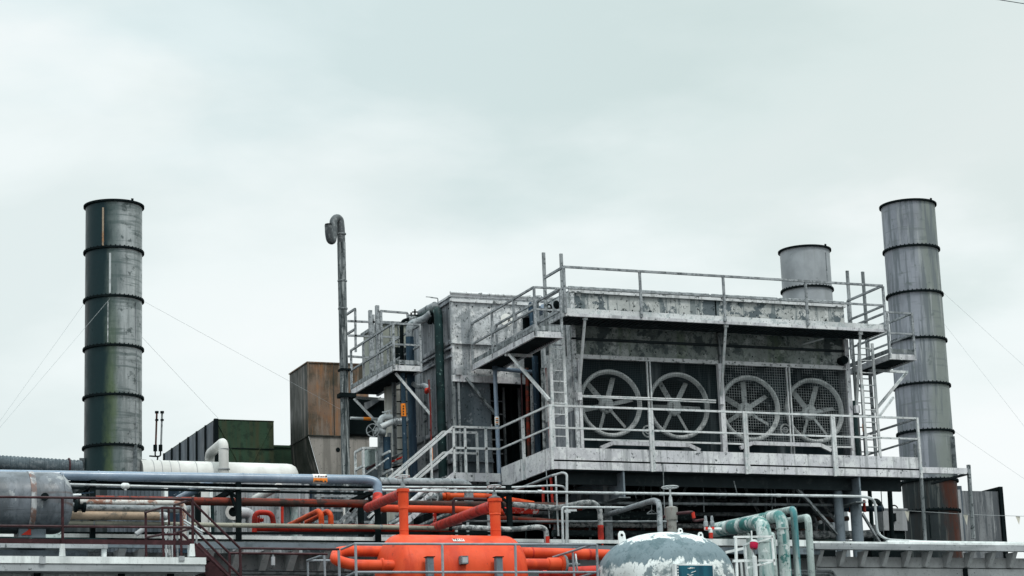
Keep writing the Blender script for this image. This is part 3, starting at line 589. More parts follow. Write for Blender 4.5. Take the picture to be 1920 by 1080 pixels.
# ---------------------------------------------------------------- left cooler building (weathered sheet steel)
AX, AY = 18.66, 49.5
def cooler_building():
    zt = q(848, 556, AY).z; z1 = q(848, 641, AY).z; z2 = q(850, 707, AY).z; z3 = q(851, 797, AY).z; z4 = q(852, 862, AY).z; zb = 8.9
    yb = 52.6; xr = 21.35
    t = T('cooler_building', 'tall weathered grey steel clad cooler housing with peeling paint left of the fan unit', 'housing', (20, 51, zb))
    MB().box((AX, AY, z1), (xr, AY+.05, zt)).bolts('x', AY, zt-.22, AX+.12, xr, .41).bolts('x', AY, z1+.14, AX+.12, xr, .41).build('upper_front_panel', m_wallA, t)
    x2 = q(908, 680, AY).x
    MB().box((AX, AY, z2-.05), (xr, AY+.05, z1-.002)).bolts('x', AY, z1-.14, AX+.12, xr, .41).bolts('x', AY, z2+.14, AX+.12, xr, .41).build('middle_front_panel', m_wallA, t)
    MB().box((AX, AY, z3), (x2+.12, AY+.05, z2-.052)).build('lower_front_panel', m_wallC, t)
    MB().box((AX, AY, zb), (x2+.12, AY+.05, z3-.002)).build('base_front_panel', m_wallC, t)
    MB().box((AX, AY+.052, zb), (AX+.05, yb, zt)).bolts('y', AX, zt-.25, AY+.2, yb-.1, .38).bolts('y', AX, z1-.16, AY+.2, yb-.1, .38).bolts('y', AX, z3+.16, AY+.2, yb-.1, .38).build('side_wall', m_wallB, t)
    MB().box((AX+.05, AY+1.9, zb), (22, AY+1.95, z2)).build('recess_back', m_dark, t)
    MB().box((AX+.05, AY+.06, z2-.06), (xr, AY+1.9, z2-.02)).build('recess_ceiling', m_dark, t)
    MB().box((AX-.03, AY-.03, zt), (xr+.02, yb, zt+.05)).build('roof_trim', m_beam, t)
    MB().box((AX-.05, AY-.06, zt-.13), (xr+.02, AY-.005, zt-.06)).build('cornice', m_ledge, t)
    MB().cyl((AX-.04, AY-.04, zt+.085), (xr, AY-.04, zt+.085), .035, 10).build('roof_pipe', m_ledge, t)
    MB().box((AX-.05, AY-.003, zt-.13), (AX-.002, yb, zt-.06)).build('cornice', m_wallB, t)
    for z, m_ in ((z1, m_wallA), (z3, m_ledge), (z4, m_wallC)):
        xe = xr if z == z1 else x2+.15
        MB().angle((AX-.05, AY-.035, z), (xe, AY-.035, z), .09).build('front_ledge', m_, t)
        MB().angle((AX-.035, AY-.003, z), (AX-.035, yb, z), .09).build('side_ledge', m_wallB, t)
    MB().box((AX-.06, AY-.10, z2-.12), (q(1000, 700, AY).x, AY-.012, z2+.03)).build('walkway_beam', m_beam, t)
    MB().bar((AX-.03, AY-.03, zb), (AX-.03, AY-.03, z2-.12), .07, .07).build('corner_post', m_strut, t)
    MB().bar((AX+.09, AY-.05, zb), (AX+.09, AY-.05, z2-.12), .05, .05).build('corner_post', m_strut, t)
    MB().bar((AX-.004, AY-.004, z2+.03), (AX-.004, AY-.004, zt-.13), .07, .07).build('corner_post', m_wallA, t)
    p = q(859, 697, AY-.1); MB().box((p.x-.07, AY-.16, p.z-.08), (p.x+.07, AY-.06, p.z+.07)).build('junction_box', m_cabinet, t)
    for xx in (AX+1.02, AX+2.0): MB().box((xx-.008, AY-.006, z1+.05), (xx+.008, AY-.001, zt-.14)).build('panel_seam', m_strut, t)
    for yy in (AY+.75, AY+1.5, AY+2.3): MB().box((AX-.006, yy-.008, z3+.05), (AX-.001, yy+.008, zt-.14)).build('panel_seam', m_strut, t)
    # round sign
    p = q(950, 600, AY-.01); n = Vector((0, -1, 0))
    MB().cyl((p.x, AY-.002, p.z), (p.x, AY-.012, p.z), .155, 30).build('round_sign', m_label, t)
    sg = t.children[-1]
    MB().prism([(p.x+.02, AY-.014, p.z-.05), (p.x+.06, AY-.014, p.z+.05), (p.x+.075, AY-.014, p.z+.05), (p.x+.045, AY-.014, p.z-.05)], (0, -.003, 0)).build('mark', m_ink, sg)
    MB().prism([(p.x+.07, AY-.014, p.z+.05), (p.x+.085, AY-.014, p.z+.05), (p.x+.10, AY-.014, p.z-.05), (p.x+.085, AY-.014, p.z-.05)], (0, -.003, 0)).build('mark', m_ink, sg)
    MB().box((p.x+.05, AY-.0175, p.z-.02), (p.x+.09, AY-.0142, p.z-.005)).build('mark', m_ink, sg)
    # brace from the walkway beam
    a = q(873, 708, AY-.1); b_ = q(940, 778, AY-.4); MB().bar(a, (b_.x, AY-.15, b_.z), .06, .06).build('brace', m_strut, t)
    # frame of posts and rungs in the dark recess
    for px in (917, 943, 957, 972):
        a = q(px, 715, AY+.5); MB().bar((a.x, AY+.5, zb), (a.x, AY+.5, z2-.1), .05, .05).build('recess_post', m_strut if px != 957 else m_black, t)
    for py in (752, 776, 800, 824, 850):
        a = q(917, py, AY+.55); b_ = q(943, py+1, AY+.55); MB().bar(a, b_, .03, .03).build('recess_rung', m_greypipe, t)
    # side frame below the left landing, leaning brace bars on the side wall
    a = qx(832, 630, AX-.08); b_ = qx(800, 652, AX-.08)
    for py in (660, 676):
        MB().bar(qx(846, py-9, AX-.06), qx(788, py+22, AX-.06), .05, .05).build('side_batten', m_wallB, t)
    MB().bar(qx(812, 680, AX-.06), qx(793, 692, AX-.06), .04, .04).build('side_batten', m_wallB, t)
    # side post and vertical pipe supports
    for yy in (AY+.95, AY+1.9):
        MB().bar((AX-.05, yy, zb), (AX-.05, yy, z2+.2), .07, .07).build('side_post', m_strut, t)
    # skirt with a torn lower edge and dark void below
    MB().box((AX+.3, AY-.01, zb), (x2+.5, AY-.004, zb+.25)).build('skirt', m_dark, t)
cooler_building()

# ---------------------------------------------------------------- fan unit
YF = 46.6; FXL, FXR = 20.45, 27.62; FZT = 13.40; FZB = 9.55
m_fanrim = wmat('fan_rim', (.54, .56, .56), [('blotch', (.62, .64, .64), 3, .55, .05, .8), ('blotch', (.20, .22, .225), 4.5, .58, .05, .8)], rough=.55, grime=.3)
def fan_unit():
    t = T('fan_unit', 'wide weathered cooling unit with four large caged fans and peeling grey panels', 'cooling unit', ((FXL+FXR)/2, YF+1, FZB))
    zl = q(1095, 668, YF).z; zr = zl-.62
    def X(px, py=680): return q(px, py, YF).x
    x_ = [FXL+.06, X(1213), X(1349, 700), X(1475, 705), FXR-.08]
    zA = q(1100, 636, YF).z                     # ridge between the two upper panels
    for i, (a, b_) in enumerate(((FXL, x_[2]-.02), (x_[2]+.02, FXR))):
        MB().box((a, YF, 12.55), (b_, YF+.05, FZT-.08)).bolts('x', YF, 12.98, a+.25, b_-.1, .44).build('top_panel', m_peel, t)
        MB().box((a, YF+.004, zA), (b_, YF+.05, 12.548)).bolts('x', YF, zA+.25, a+.3, b_-.1, .7).build('upper_panel', m_peel_shaded, t)
        MB().box((a, YF+.002, zl+.02), (b_, YF+.05, zA-.01)).bolts('x', YF, zl+.17, a+.25, b_-.1, .62).build('lower_panel', m_peel_shaded, t)
        MB().bar((a, YF-.03, zA-.005), (b_, YF-.03, zA-.005), .06, .05).build('panel_ridge', m_under, t)
    MB().box((x_[2]-.018, YF+.01, zl), (x_[2]+.018, YF+.04, FZT)).build('panel_gap', m_dark, t)
    # roof trim: pale angle and a dark pipe-like capping in lengths
    MB().box((FXL-.03, YF-.07, FZT-.085), (FXR+.03, YF-.005, FZT-.02)).build('roof_angle', m_ledge, t)
    for a, b_ in ((FXL-.02, X(1330, 560)), (X(1334, 560), X(1458, 565)), (X(1462, 565), FXR+.02)):
        MB().cyl((a, YF-.02, FZT+.025), (b_-.03, YF-.02, FZT+.025), .05, 10).build('capping', m_strut, t)
    MB().box((FXL, YF+.05, FZT-.06), (FXR, 49.5, FZT-.02)).build('roof', m_strut, t)
    # shell: left and right sides, back
    MB().box((FXL, YF+.052, FZB+1.05), (FXL+.05, 48.4, FZT-.061)).build('side_wall', m_wallA, t)
    MB().box((FXL+.002, YF+.052, FZB), (FXL+.05, 48.4, FZB+1.04)).build('side_wall', m_wallB, t)
    MB().box((FXR-.05, YF+.052, FZB), (FXR, 49.4, FZT-.061)).build('side_wall', m_wallB, t)
    MB().box((FXL, 49.4, FZB), (FXR, 49.45, FZT-.061)).build('rear_wall', m_dark, t)
    MB().box((FXL+.05, YF+.9, FZB), (FXR-.05, YF+.95, zl)).build('plenum_back', m_dark, t)
    MB().box((FXL+.05, YF+.3, zl-.02), (FXR-.05, YF+.9, zl+.01)).build('plenum_top', m_dark, t)
    # small dark outlet at the right of the lower panel, rod pointing out
    p = q(1583, 678, YF); MB().cyl((p.x-.1, YF-.2, p.z), (p.x-.1, YF, p.z), .10, 16).build('outlet', m_black, t)
    a = q(1503, 646, YF); b_ = q(1544, 635, YF-.5); MB().tube([a, b_], .022, 8).build('drain_rod', m_conduit, t)
    # horizontal ledge above the fans
    MB().angle((FXL+.05, YF-.06, zl-.01), (FXR-.03, YF-.06, zl-.01), .10, .015).build('ledge', m_ledge, t)
    # frame posts
    zpost0 = FZB-.05
    MB().box((FXL+.0, YF-.06, zpost0), (FXL+.09, YF-.003, FZT-.09)).build('frame_post', m_wallA, t)
    MB().box((FXL+.10, YF-.09, zpost0), (FXL+.17, YF-.01, zl-.06)).build('frame_post', m_beam, t)
    MB().box((x_[2]-.09, YF-.14, zpost0), (x_[2]+.03, YF-.012, zl-.06)).build('frame_post', m_beam, t)
    MB().box((x_[2]-.02, YF-.10, zl-.05), (x_[2]+.06, YF-.008, 12.53)).build('frame_post', m_strut, t)
    MB().box((FXR-.10, YF-.09, zpost0), (FXR+.01, YF-.012, 12.53)).build('frame_post', m_beam, t)
    for xm in (x_[1], x_[3]):
        for dx in (-.045, .03): MB().box((xm+dx-.012, YF-.10, zpost0+.1), (xm+dx+.012, YF-.05, zl-.06)).build('mullion', m_railw, t)
    zb2 = q(1200, 828, YF).z
    for a, b_ in ((x_[0]+.1, x_[2]-.1), (x_[2]+.05, x_[4])):
        MB().bar((a, YF-.07, zb2), (b_, YF-.07, zb2), .05, .04).build('screen_rail', m_railw, t)
    MB().tube([q(1087, 742, YF-.13), q(1342, 751, YF-.13)], .022, 8).build('cross_pipe', m_railw, t)
    MB().tube([q(1087, 744, YF-.19), q(1342, 755, YF-.19)], .016, 8).build('cross_pipe', m_railw, t)
    # white trestles at the foot of the fans
    for px0, px1 in ((1126, 1312), (1388, 1558)):
        a = q(px0, 840, YF-.2); b_ = q(px0+22, 831, YF-.2); c_ = q(px1-20, 835, YF-.2); d_ = q(px1, 846, YF-.2)
        mb = MB(); z = b_.z
        for u, v in ((a, b_), (b_, Vector((c_.x, c_.y, z))), (Vector((c_.x, c_.y, z)), Vector((d_.x, d_.y, a.z)))): mb.bar(u, v, .07, .09)
        mb.build('trestle', m_beam, t)
    # ------ fans: backing plate with a round hole, shroud, hub, blades, pulley
    fc = [q(px, py, YF).x for px, py in ((1150, 757), (1278, 759), (1412, 764), (1533, 768))]; zc = q(1340, 761, YF).z
    R_ = .735
    def plate(cx, xa, xb, za, zb_, y):
        n = 64; mb = MB(); vi = []; vo = []
        for k in range(n):
            a = 2*pi*k/n; c_, s_ = cos(a), sin(a); vi.append((cx+c_*R_*.97, y, zc+s_*R_*.97))
            tx = ((xb if c_ > 0 else xa)-cx)/c_ if abs(c_) > 1e-6 else 1e9; tz = ((zb_ if s_ > 0 else za)-zc)/s_ if abs(s_) > 1e-6 else 1e9
            tt = min(tx, tz); vo.append((cx+c_*tt, y, zc+s_*tt))
        mb.add(vi+vo, [(k, (k+1) % n, n+(k+1) % n, n+k) for k in range(n)])
        for cxn, czn in ((xa, za), (xb, za), (xb, zb_), (xa, zb_)):   # square off the corners
            k0 = min(range(n), key=lambda k: (vo[k][0]-cxn)**2+(vo[k][2]-czn)**2)
            for k1 in ((k0-1) % n, (k0+1) % n): mb.add([vo[k0], vo[k1], (cxn, y, czn)], [(0, 1, 2)])
        return mb
    ang0 = (.22, 1.05, .55, .17); nb = 6
    for i, cx in enumerate(fc):
        plate(cx, x_[i], x_[i+1], FZB+.1, zl-.02, YF+.30).build('backing_plate', m_fanback, t)
        c = Vector((cx, YF+.05, zc)); d = Vector((0, 1, 0))
        fan = MB().lathe((cx, YF+.62, zc), (0,-1,0), [(R_*.93, .44), (R_*.955, .50), (R_*1.0, .535), (R_*1.05, .52), (R_*1.075, .48), (R_*1.06, .43), (R_*.98, .40)], 64, False).build('fan', m_fanrim, t)
        MB().lathe((cx, YF+.62, zc), (0,-1,0), [(R_*.925, 0), (R_*.925, .438)], 64, False).build('shroud', m_fanback, fan)
        hub = MB().lathe((cx, YF+.46, zc), (0,-1,0), [(.19, 0), (.2, .08), (.17, .12), (.09, .13), (.09, .2), (0, .2)], 8, True).build('hub', m_fan, fan)
        for k in range(nb):
            a = ang0[i]+2*pi*k/nb; e = Vector((cos(a), 0, sin(a))); tn = Vector((-sin(a), 0, cos(a)))
            tilt = radians(38); wv = tn*cos(tilt)+Vector((0, 1, 0))*sin(tilt); nn = e.cross(wv)
            mb = MB(); o = Vector((cx, YF+.40, zc))
            st = [(.10, .045), (.22, .06), (.45, .06), (.69, .055)]
            vs = []
            for rr, hw in st:
                for sgn, th in ((-1, -.006), (1, -.006), (1, .006), (-1, .006)): vs.append(o+e*rr+wv*hw*sgn+nn*th)
            fs = [(4*j+m_, 4*j+(m_+1) % 4, 4*(j+1)+(m_+1) % 4, 4*(j+1)+m_) for j in range(3) for m_ in range(4)]+[(0,3,2,1), (12,13,14,15)]
            mb.add(vs, fs).build('blade', m_fan, fan)
    for px, py in ((1215, 809), (1473, 806)):
        p = q(px, py, YF+.1); mb = MB().torus(p, (0,1,0), .13, .02, 24, 6).torus(p, (0,1,0), .055, .015, 16, 6); mb.bar(p-Vector((.13,0,0)), p+Vector((.13,0,0)), .02, .02); mb.build('pulley', m_fan, t)
    # ------ guard screens: real wires
    for i in range(4):
        xa, xb = x_[i]+(.1 if i in (0,) else .02), x_[i+1]-(.1 if i == 1 else .02)
        fine = i < 2; step = .042 if fine else .062; rad = .0016 if fine else .0025
        mb = MB(); y = YF-.035
        n = int((xb-xa)/step)
        for k in range(n+1):
            x = xa+(xb-xa)*k/n; mb.bar((x, y, zb2), (x, y, zl-.05), rad*2, rad*2)
        n = int((zl-.05-zb2)/step)
        for k in range(n+1):
            z = zb2+(zl-.05-zb2)*k/n; mb.bar((xa, y-rad*2.01, z), (xb, y-rad*2.01, z), rad*2, rad*2)
        mb.build('guard_screen', m_wire if fine else m_wireb, t)
fan_unit()

# ---------------------------------------------------------------- platforms, landings, ladders, stairs
def fan_platform():
    xa, xb = X0, q(1726, 870, YP).x; yb = 48.55; zt = ZP+.14
    t = T('fan_platform', 'long pale grey steel platform with railings carrying the four fan cooling unit', 'platform', ((xa+xb)/2, YP+.6, ZP))
    MB().box((xa+.05, YP+.06, ZP-.05), (xb, yb, ZP)).build('deck', m_under, t)
    MB().box((xa+.06, YP, ZP-.13), (xb, YP+.05, zt)).build('toe_board', m_beam, t)
    MB().box((xa+.06, YP+.03, ZP-.16), (xb, YP+.06, ZP-.12)).build('shadow_gap', m_black, t)
    MB().box((xa+.02, YP-.012, ZP-.34), (xb, YP+.045, ZP-.17)).build('front_beam', m_beam, t)
    MB().box((xa, YP+.062, ZP-.34), (xa+.05, yb, ZP-.105)).build('side_beam', m_beam, t)
    MB().box((xa+.004, YP+.062, ZP-.10), (xa+.05, yb, zt)).build('side_toe_board', m_beam, t)
    # understructure: deep dark cross girders and soffit
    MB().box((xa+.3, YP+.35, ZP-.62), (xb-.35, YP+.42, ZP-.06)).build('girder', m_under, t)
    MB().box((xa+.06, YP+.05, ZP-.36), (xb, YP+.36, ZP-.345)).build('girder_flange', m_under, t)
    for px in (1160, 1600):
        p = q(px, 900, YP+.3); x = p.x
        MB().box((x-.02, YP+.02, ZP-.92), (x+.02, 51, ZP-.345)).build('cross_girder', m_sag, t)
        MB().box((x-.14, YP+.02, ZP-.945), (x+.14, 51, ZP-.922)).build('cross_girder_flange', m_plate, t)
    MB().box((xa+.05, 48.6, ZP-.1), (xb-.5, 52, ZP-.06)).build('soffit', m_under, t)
    up = Vector((0,0,1)); h = 1.06
    # railing along the front, down the left side, and the right end
    xs = [q(1033, 840, YP).x, q(1219, 840, YP).x, q(1396, 840, YP).x, q(1561, 840, YP).x, xb-.03]
    MB().bar((xs[0], YP-.03, ZP+h), (xs[-1], YP-.03, ZP+h), .045, .045).build('top_rail', m_railw, t)
    MB().bar((xs[0], YP-.03, ZP+.57), (xs[-1], YP-.03, ZP+.57), .04, .04).build('middle_rail', m_railw, t)
    for i, x in enumerate(xs):
        MB().bar((x, YP-.045, ZP-.36), (x, YP-.045, ZP+h+.02), .055, .055).build('post', m_railw, t)
        if 0 < i < 4: MB().bar((x+.066, YP-.04, ZP-.35), (x+.066, YP-.04, ZP+h-.03), .05, .03).build('post', m_railw, t)
    ys = [YP, 47.2, yb]
    for hh, ww in ((h, .045), (.57, .04)):
        MB().bar((xa-.01, YP-.03, ZP+hh-.001), (xa-.01, yb, ZP+hh-.001), ww, ww).build('side_rail', m_railw, t)
        MB().bar((xb-.02, YP, ZP+hh-.001), (xb-.02, 48.6, ZP+hh-.001), ww, ww).build('side_rail', m_rail, t)
    MB().bar((xa-.012, 47.1, ZP-.36), (xa-.012, 47.1, ZP+h-.02), .06, .06).build('post', m_railw, t)
    # columns on the roof
    for px, r in ((1577, .11), (1609, .135)):
        p = q(px, 1016, YP+.5); 
        MB().lathe((p.x, YP+.5, 7.1), (0,0,1), [(.2, 0), (.2, .04), (r, .05), (r, ZP-.4-7.1)], 24).build('column', m_sag, t)
    p = q(1142, 1000, YP+.9); MB().lathe((p.x, YP+.9, 7.1), (0,0,1), [(.22, 0), (.18, .4), (.09, .5), (.09, 2.2)], 20).build('column', m_plate, t)
    # diagonal braces
    for a, b_, w_ in (((1487, 905, YP+.4), (1573, 1002, YP+.5), .09), ((1618, 962, YP+.45), (1653, 1020, YP+.45), .07), ((1530, 925, YP+1.2), (1573, 985, YP+1.0), .06)):
        MB().angle(q(*a), q(*b_), w_, .02).build('brace', m_strut, t)
    # slim props at the right end, one on the eave
    MB().tube([q(1727, 893, YP+.02), q(1735, 1016, YP+.02)], .045, 10).build('prop', m_strut, t)
    e = q(1816, 884, YP+.24)
    MB().bar((xb+.02, YP+.25, ZP-.12), (e.x, YP+.25, ZP-.12), .09, .14).build('outrigger', m_beam, t)
    MB().bar((e.x-.03, YP+.2, ZP-.18), (e.x-.03, 47.4, ZP-.18), .07, .05).build('outrigger', m_under, t)
    MB().tube([(e.x, YP+.22, ZP+.03), q(1825, 1010, YP+.22)], .05, 10).build('prop', m_strut, t)
    MB().tube([q(1667, 900, 48.5), q(1673, 1012, 48.5)], .06, 10).build('prop', m_black, t)
fan_platform()
def gallery():
    xa, xb = 19.86, q(1661, 605, YP).x; z = 12.60; h = 1.05
    t = T('upper_gallery', 'upper railed gallery running across the top of the four fan cooling unit', 'gallery', ((xa+xb)/2, YP+.5, z))
    MB().box((xa+.02, YP+.055, z-.045), (xb-.02, YF-.002, z)).build('deck', m_under, t)
    mb = MB()
    x = xa+.1
    while x < xb-.1: mb.box((x, YP+.06, z-.066), (x+.03, YF-.2, z-.047)); x += .12
    mb.build('grating_bars', m_under, t)
    MB().box((xa, YP-.004, z-.07), (xb, YP+.05, z-.002)).build('edge_beam', m_beam, t)
    MB().box((xa+.01, YP+.01, z+.001), (xb-.01, YP+.04, z+.115)).build('toe_board', m_railw, t)
    MB().box((xa+.002, YP+.052, z-.068), (xa+.045, YF-.1, z-.003)).build('side_beam', m_beam, t)
    MB().box((xb-.045, YP+.052, z-.068), (xb-.002, YF-.1, z-.003)).build('side_beam', m_beam, t)
    xs = [xa+.02, q(1202, 590, YP).x, q(1359, 600, YP).x, q(1514, 610, YP).x, xb-.03]
    for hh, ww in ((h, .05), (.57, .045)):
        MB().bar((xs[0], YP-.02, z+hh), (xs[-1], YP-.02, z+hh), ww, ww).build('top_rail' if hh == h else 'middle_rail', m_rail, t)
        MB().bar((xa+.02, YP, z+hh-.001), (xa+.02, YF+.1, z+hh-.001), ww, ww).build('side_rail', m_rail, t)
        MB().bar((xb-.03, YP, z+hh-.001), (xb-.03, YF+.6, z+hh-.001), ww, ww).build('side_rail', m_rail, t)
    MB().bar((xb-.03, YP, z+.15), (xb-.03, YF+.6, z+.15), .045, .045).build('side_rail', m_rail, t)
    for x in xs: MB().bar((x, YP-.03, z-.02), (x, YP-.03, z+h-.02), .05, .05).build('post', m_rail, t)
    MB().bar((xb-.03, YF+.6, z-.4), (xb-.03, YF+.6, z+h), .05, .05).build('post', m_rail, t)
    # inclined struts back to the unit, with clamps
    for pa, pb in (((1097, 594), (1085, 738)), ((1361, 608), (1352, 746)), ((1613, 622), (1606, 762))):
        a = q(*pa, YP+.08); b_ = q(*pb, YF-.16)
        MB().bar(a, b_, .055, .055).build('strut', m_railw, t)
        MB().box(a-Vector((.05, .03, .07)), a+Vector((.05, .03, .02))).build('clamp', m_railw, t)
        MB().box(b_-Vector((.05, .05, .16)), b_+Vector((.06, .05, .02))).build('clamp', m_beam, t)
gallery()
def ladder(label, pxl, pxr, Y, z0, z1, step=.3, mat=m_railw, w=.035, stile_top=None, rung_top=None):
    xl, xr = pxl, pxr
    t = T('ladder', label, 'ladder', ((xl+xr)/2, Y, z0))
    for x in (xl, xr): MB().bar((x, Y, z0), (x, Y, stile_top or z1), w*1.6, w).build('stile', mat, t)
    z = z0+.25; top = rung_top or z1
    while z < top: MB().cyl((xl, Y, z), (xr, Y, z), .014, 8).build('rung', mat, t); z += step
    return t
lx = q(1036, 760, 46.25).x; lx2 = q(1061, 760, 46.25).x
ladder('pale ladder from the fan platform to the gallery left of the fans', lx, lx2, 46.25, ZP, 12.35, .25, m_railw, .04)
lx = q(1024, 600, 46.9).x; lx2 = q(1057, 600, 46.9).x
ladder('two weathered ladder stiles rising high above the left gallery end', lx, lx2, 46.9, 11.9, q(1024, 474, 46.9).z, .3, m_strut, .045, rung_top=12.4)
rx = q(1617, 740, 46.7).x; rx2 = q(1642, 740, 46.7).x
ladder('pale ladder at the right end of the fans below the gallery', rx, rx2, 46.7, ZP, 12.5, .3, m_railw, .04)
rx = q(1592, 560, 47.4).x; rx2 = q(1621, 560, 47.4).x
ladder('two dark ladder stiles standing above the right end of the gallery', rx, rx2, 47.4, ZP, q(1592, 508, 47.4).z, .3, m_strut, .045, rung_top=12.4)

def landing(label, xa, xb, ya, yb, z, h=1.0, far=True, mid_posts=(), right=True, braces=(), toe=True, name='landing', rmat=None, bare_front=False, endrail=True):
    rmat = rmat or m_rail
    t = T(name, label, 'landing', ((xa+xb)/2, (ya+yb)/2, z))
    MB().box((xa+.02, ya+.03, z-.06), (xb-.02, yb, z-.02)).build('deck', m_under, t)
    mb = MB(); y = ya+.1
    while y < yb-.05: mb.box((xa+.05, y, z-.10), (xb-.05, y+.03, z-.061)); y += .11
    mb.build('grating_bars', m_under, t)
    MB().box((xa, ya+.05, z-.13), (xa+.05, yb, z+.0)).build('side_beam', m_beam, t)
    MB().box((xb-.05, ya+.05, z-.13), (xb, yb, z+.0)).build('side_beam', m_beam, t)
    MB().box((xa, ya, z-.13), (xb, ya+.048, z+.0)).build('end_beam', m_beam, t)
    if toe:
        MB().box((xa+.012, ya+.05, z+.03), (xa+.03, yb, z+.13)).build('toe_board', m_strut, t)
        MB().box((xa+.03, ya+.012, z+.03), (xb-.03, ya+.03, z+.13)).build('toe_board', m_strut, t)
    for hh, ww in ((h, .045), (.5*h, .042)):
        nm = 'top_rail' if hh == h else 'middle_rail'
        MB().bar((xa+.025, ya+.02, z+hh), (xa+.025, yb, z+hh), ww, ww).build(nm, rmat, t)
        if right: MB().bar((xb-.025, ya+.02, z+hh), (xb-.025, yb, z+hh), ww, ww).build(nm, rmat, t)
        if endrail: MB().bar((xa+.05, ya+.02, z+hh-.001), (xb-.05, ya+.02, z+hh-.001), ww, ww).build(nm, rmat, t)
    pts = [(xa+.025, ya+.02), (xb-.025, ya+.02), (xa+.025, yb-.03)]+[(xa+.025, y) for y in mid_posts]
    if right: pts += [(xb-.025, yb-.03)]+[(xb-.025, y+.1) for y in mid_posts]
    for x, y in pts: MB().bar((x, y, z-.1), (x, y, z+h+.015), .05, .05).build('post', rmat, t)
    for a, b_ in braces: MB().bar(a, b_, .06, .06).build('brace', m_railw, t)
    return t
zl0 = 12.12
L1 = landing('railed landing bridging from the gallery to the weathered cooler housing', 19.08, 19.76, 45.45, 49.4, zl0, 1.0, mid_posts=(46.7, 48.05),
    braces=((q(955, 664, 47.2), q(1030, 750, 46.0)), (Vector((19.1, 47.3, zl0-.16)), Vector((19.76, 47.3, zl0-.16)))))
L2 = landing('railed landing on the left side of the cooler housing behind the vent pipe', 17.24, 17.96, 49.72, 53.0, zl0, 1.0, mid_posts=(50.9, 52.0),
    braces=((q(742, 700, 49.9), q(808, 778, 49.6)), (q(664, 747, 52.9), q(738, 826, 52.2)), (q(663, 745, 53), q(740, 750, 53.0))))
L3 = landing('small railed landing beside the right chimney at the end of the gallery', 28.46, 29.2, 46.05, 48.2, zl0, 1.02, mid_posts=(47.1,),
    braces=((q(1700, 698, 47.4), q(1636, 775, 47.2)), (q(1632, 694, 47.3), q(1702, 698, 47.3))))
L4 = landing('lower dark landing with worn edge under the right gallery end', 28.3, 29.25, 49.6, 52.5, 11.9, 1.0, right=True, braces=((q(1675, 745, 49.6), q(1645, 785, 49.6)),))
# rails behind the vent pipe: small upper landing seen against the sky
def sky_rails():
    t = T('rooftop_guardrail', 'square guardrail frame against the sky between the vent pipe and the roof pipes', 'railing', q(700, 690, 53.5))
    Y = 53.5
    def B(a, b_, w=.05, Ya=Y, Yb=Y): MB().bar(q(*a, Ya), q(*b_, Yb), w, w).build('rail', m_rail, t)
    B((652, 602), (700, 604)); B((700, 604), (756, 608)); B((653, 629), (756, 633)); B((653, 668), (696, 671))
    B((713, 583), (764, 587)); B((764, 587), (766, 612))
    for a, b_, w in (((666, 580), (667, 660), .05), ((694, 582), (697, 710), .085), ((700, 590), (700, 700), .05), ((707, 573), (709, 712), .09), ((714, 583), (717, 700), .06)): MB().bar(q(*a, Y), q(*b_, Y), w, w).build('post', m_rail, t)
    MB().bar(q(666, 579, Y), q(645, 593, 55), .05, .05).build('rail', m_rail, t)
    MB().bar(q(666, 617, Y), q(645, 630, 55), .05, .05).build('rail', m_rail, t)
sky_rails()
def stair():
    t = T('access_stair', 'light grey railed stair climbing to the fan platform in front of the cooler housing', 'stair', q(800, 890, 48.6))
    Y1, Y2 = 48.55, 49.25; zt = ZP; a = q(850, 803, Y1); xt = a.x; b_ = q(745, 893, Y1)
    dx = xt-b_.x; dz = a.z-b_.z; xb = xt-dx*1.35; zb = zt-dz*1.35
    for Y in (Y1, Y2):
        for hh in (1.06, .57):
            MB().bar((xb, Y, zb+hh), (xt, Y, zt+hh), .05, .05).build('handrail', m_railw, t)
            MB().bar((xt, Y, zt+hh), (X0-.05 if Y == Y1 else X0-.3, Y, zt+hh), .05, .05).build('landing_rail', m_railw, t)
        MB().bar((xb, Y, zb-.1), (xt, Y, zt-.1), .05, .22).build('stringer', m_beam, t)
        MB().box((xt-.05, Y-.025, zt-.2), (X0-.03, Y+.025, zt)).build('landing_beam', m_beam, t)
    for x in (xt, xt+.28, X0-.35):
        MB().bar((x, Y1, zt-1.9), (x, Y1, zt+1.05), .05, .05).build('post', m_railw, t)
    for u in (.3, .62):
        MB().bar((xt-dx*u*1.35, Y1, zt-dz*u*1.35-.05), (xt-dx*u*1.35, Y1, zt-dz*u*1.35+1.03), .045, .045).build('post', m_railw, t)
    MB().bar((X0-.3, Y2, zt), (X0-.3, Y2, zt+1.06), .05, .05).build('post', m_railw, t)
    MB().box((xt, Y1+.03, zt-.05), (X0-.04, Y2-.03, zt-.01)).build('landing_deck', m_under, t)
    n = 11
    for k in range(n):
        u = (k+.5)/n; x = xb+(xt-xb)*u; z = zb+(zt-zb)*u; MB().box((x-.13, Y1+.03, z-.04), (x+.13, Y2-.03, z-.005)).build('tread', m_strut, t)
stair()
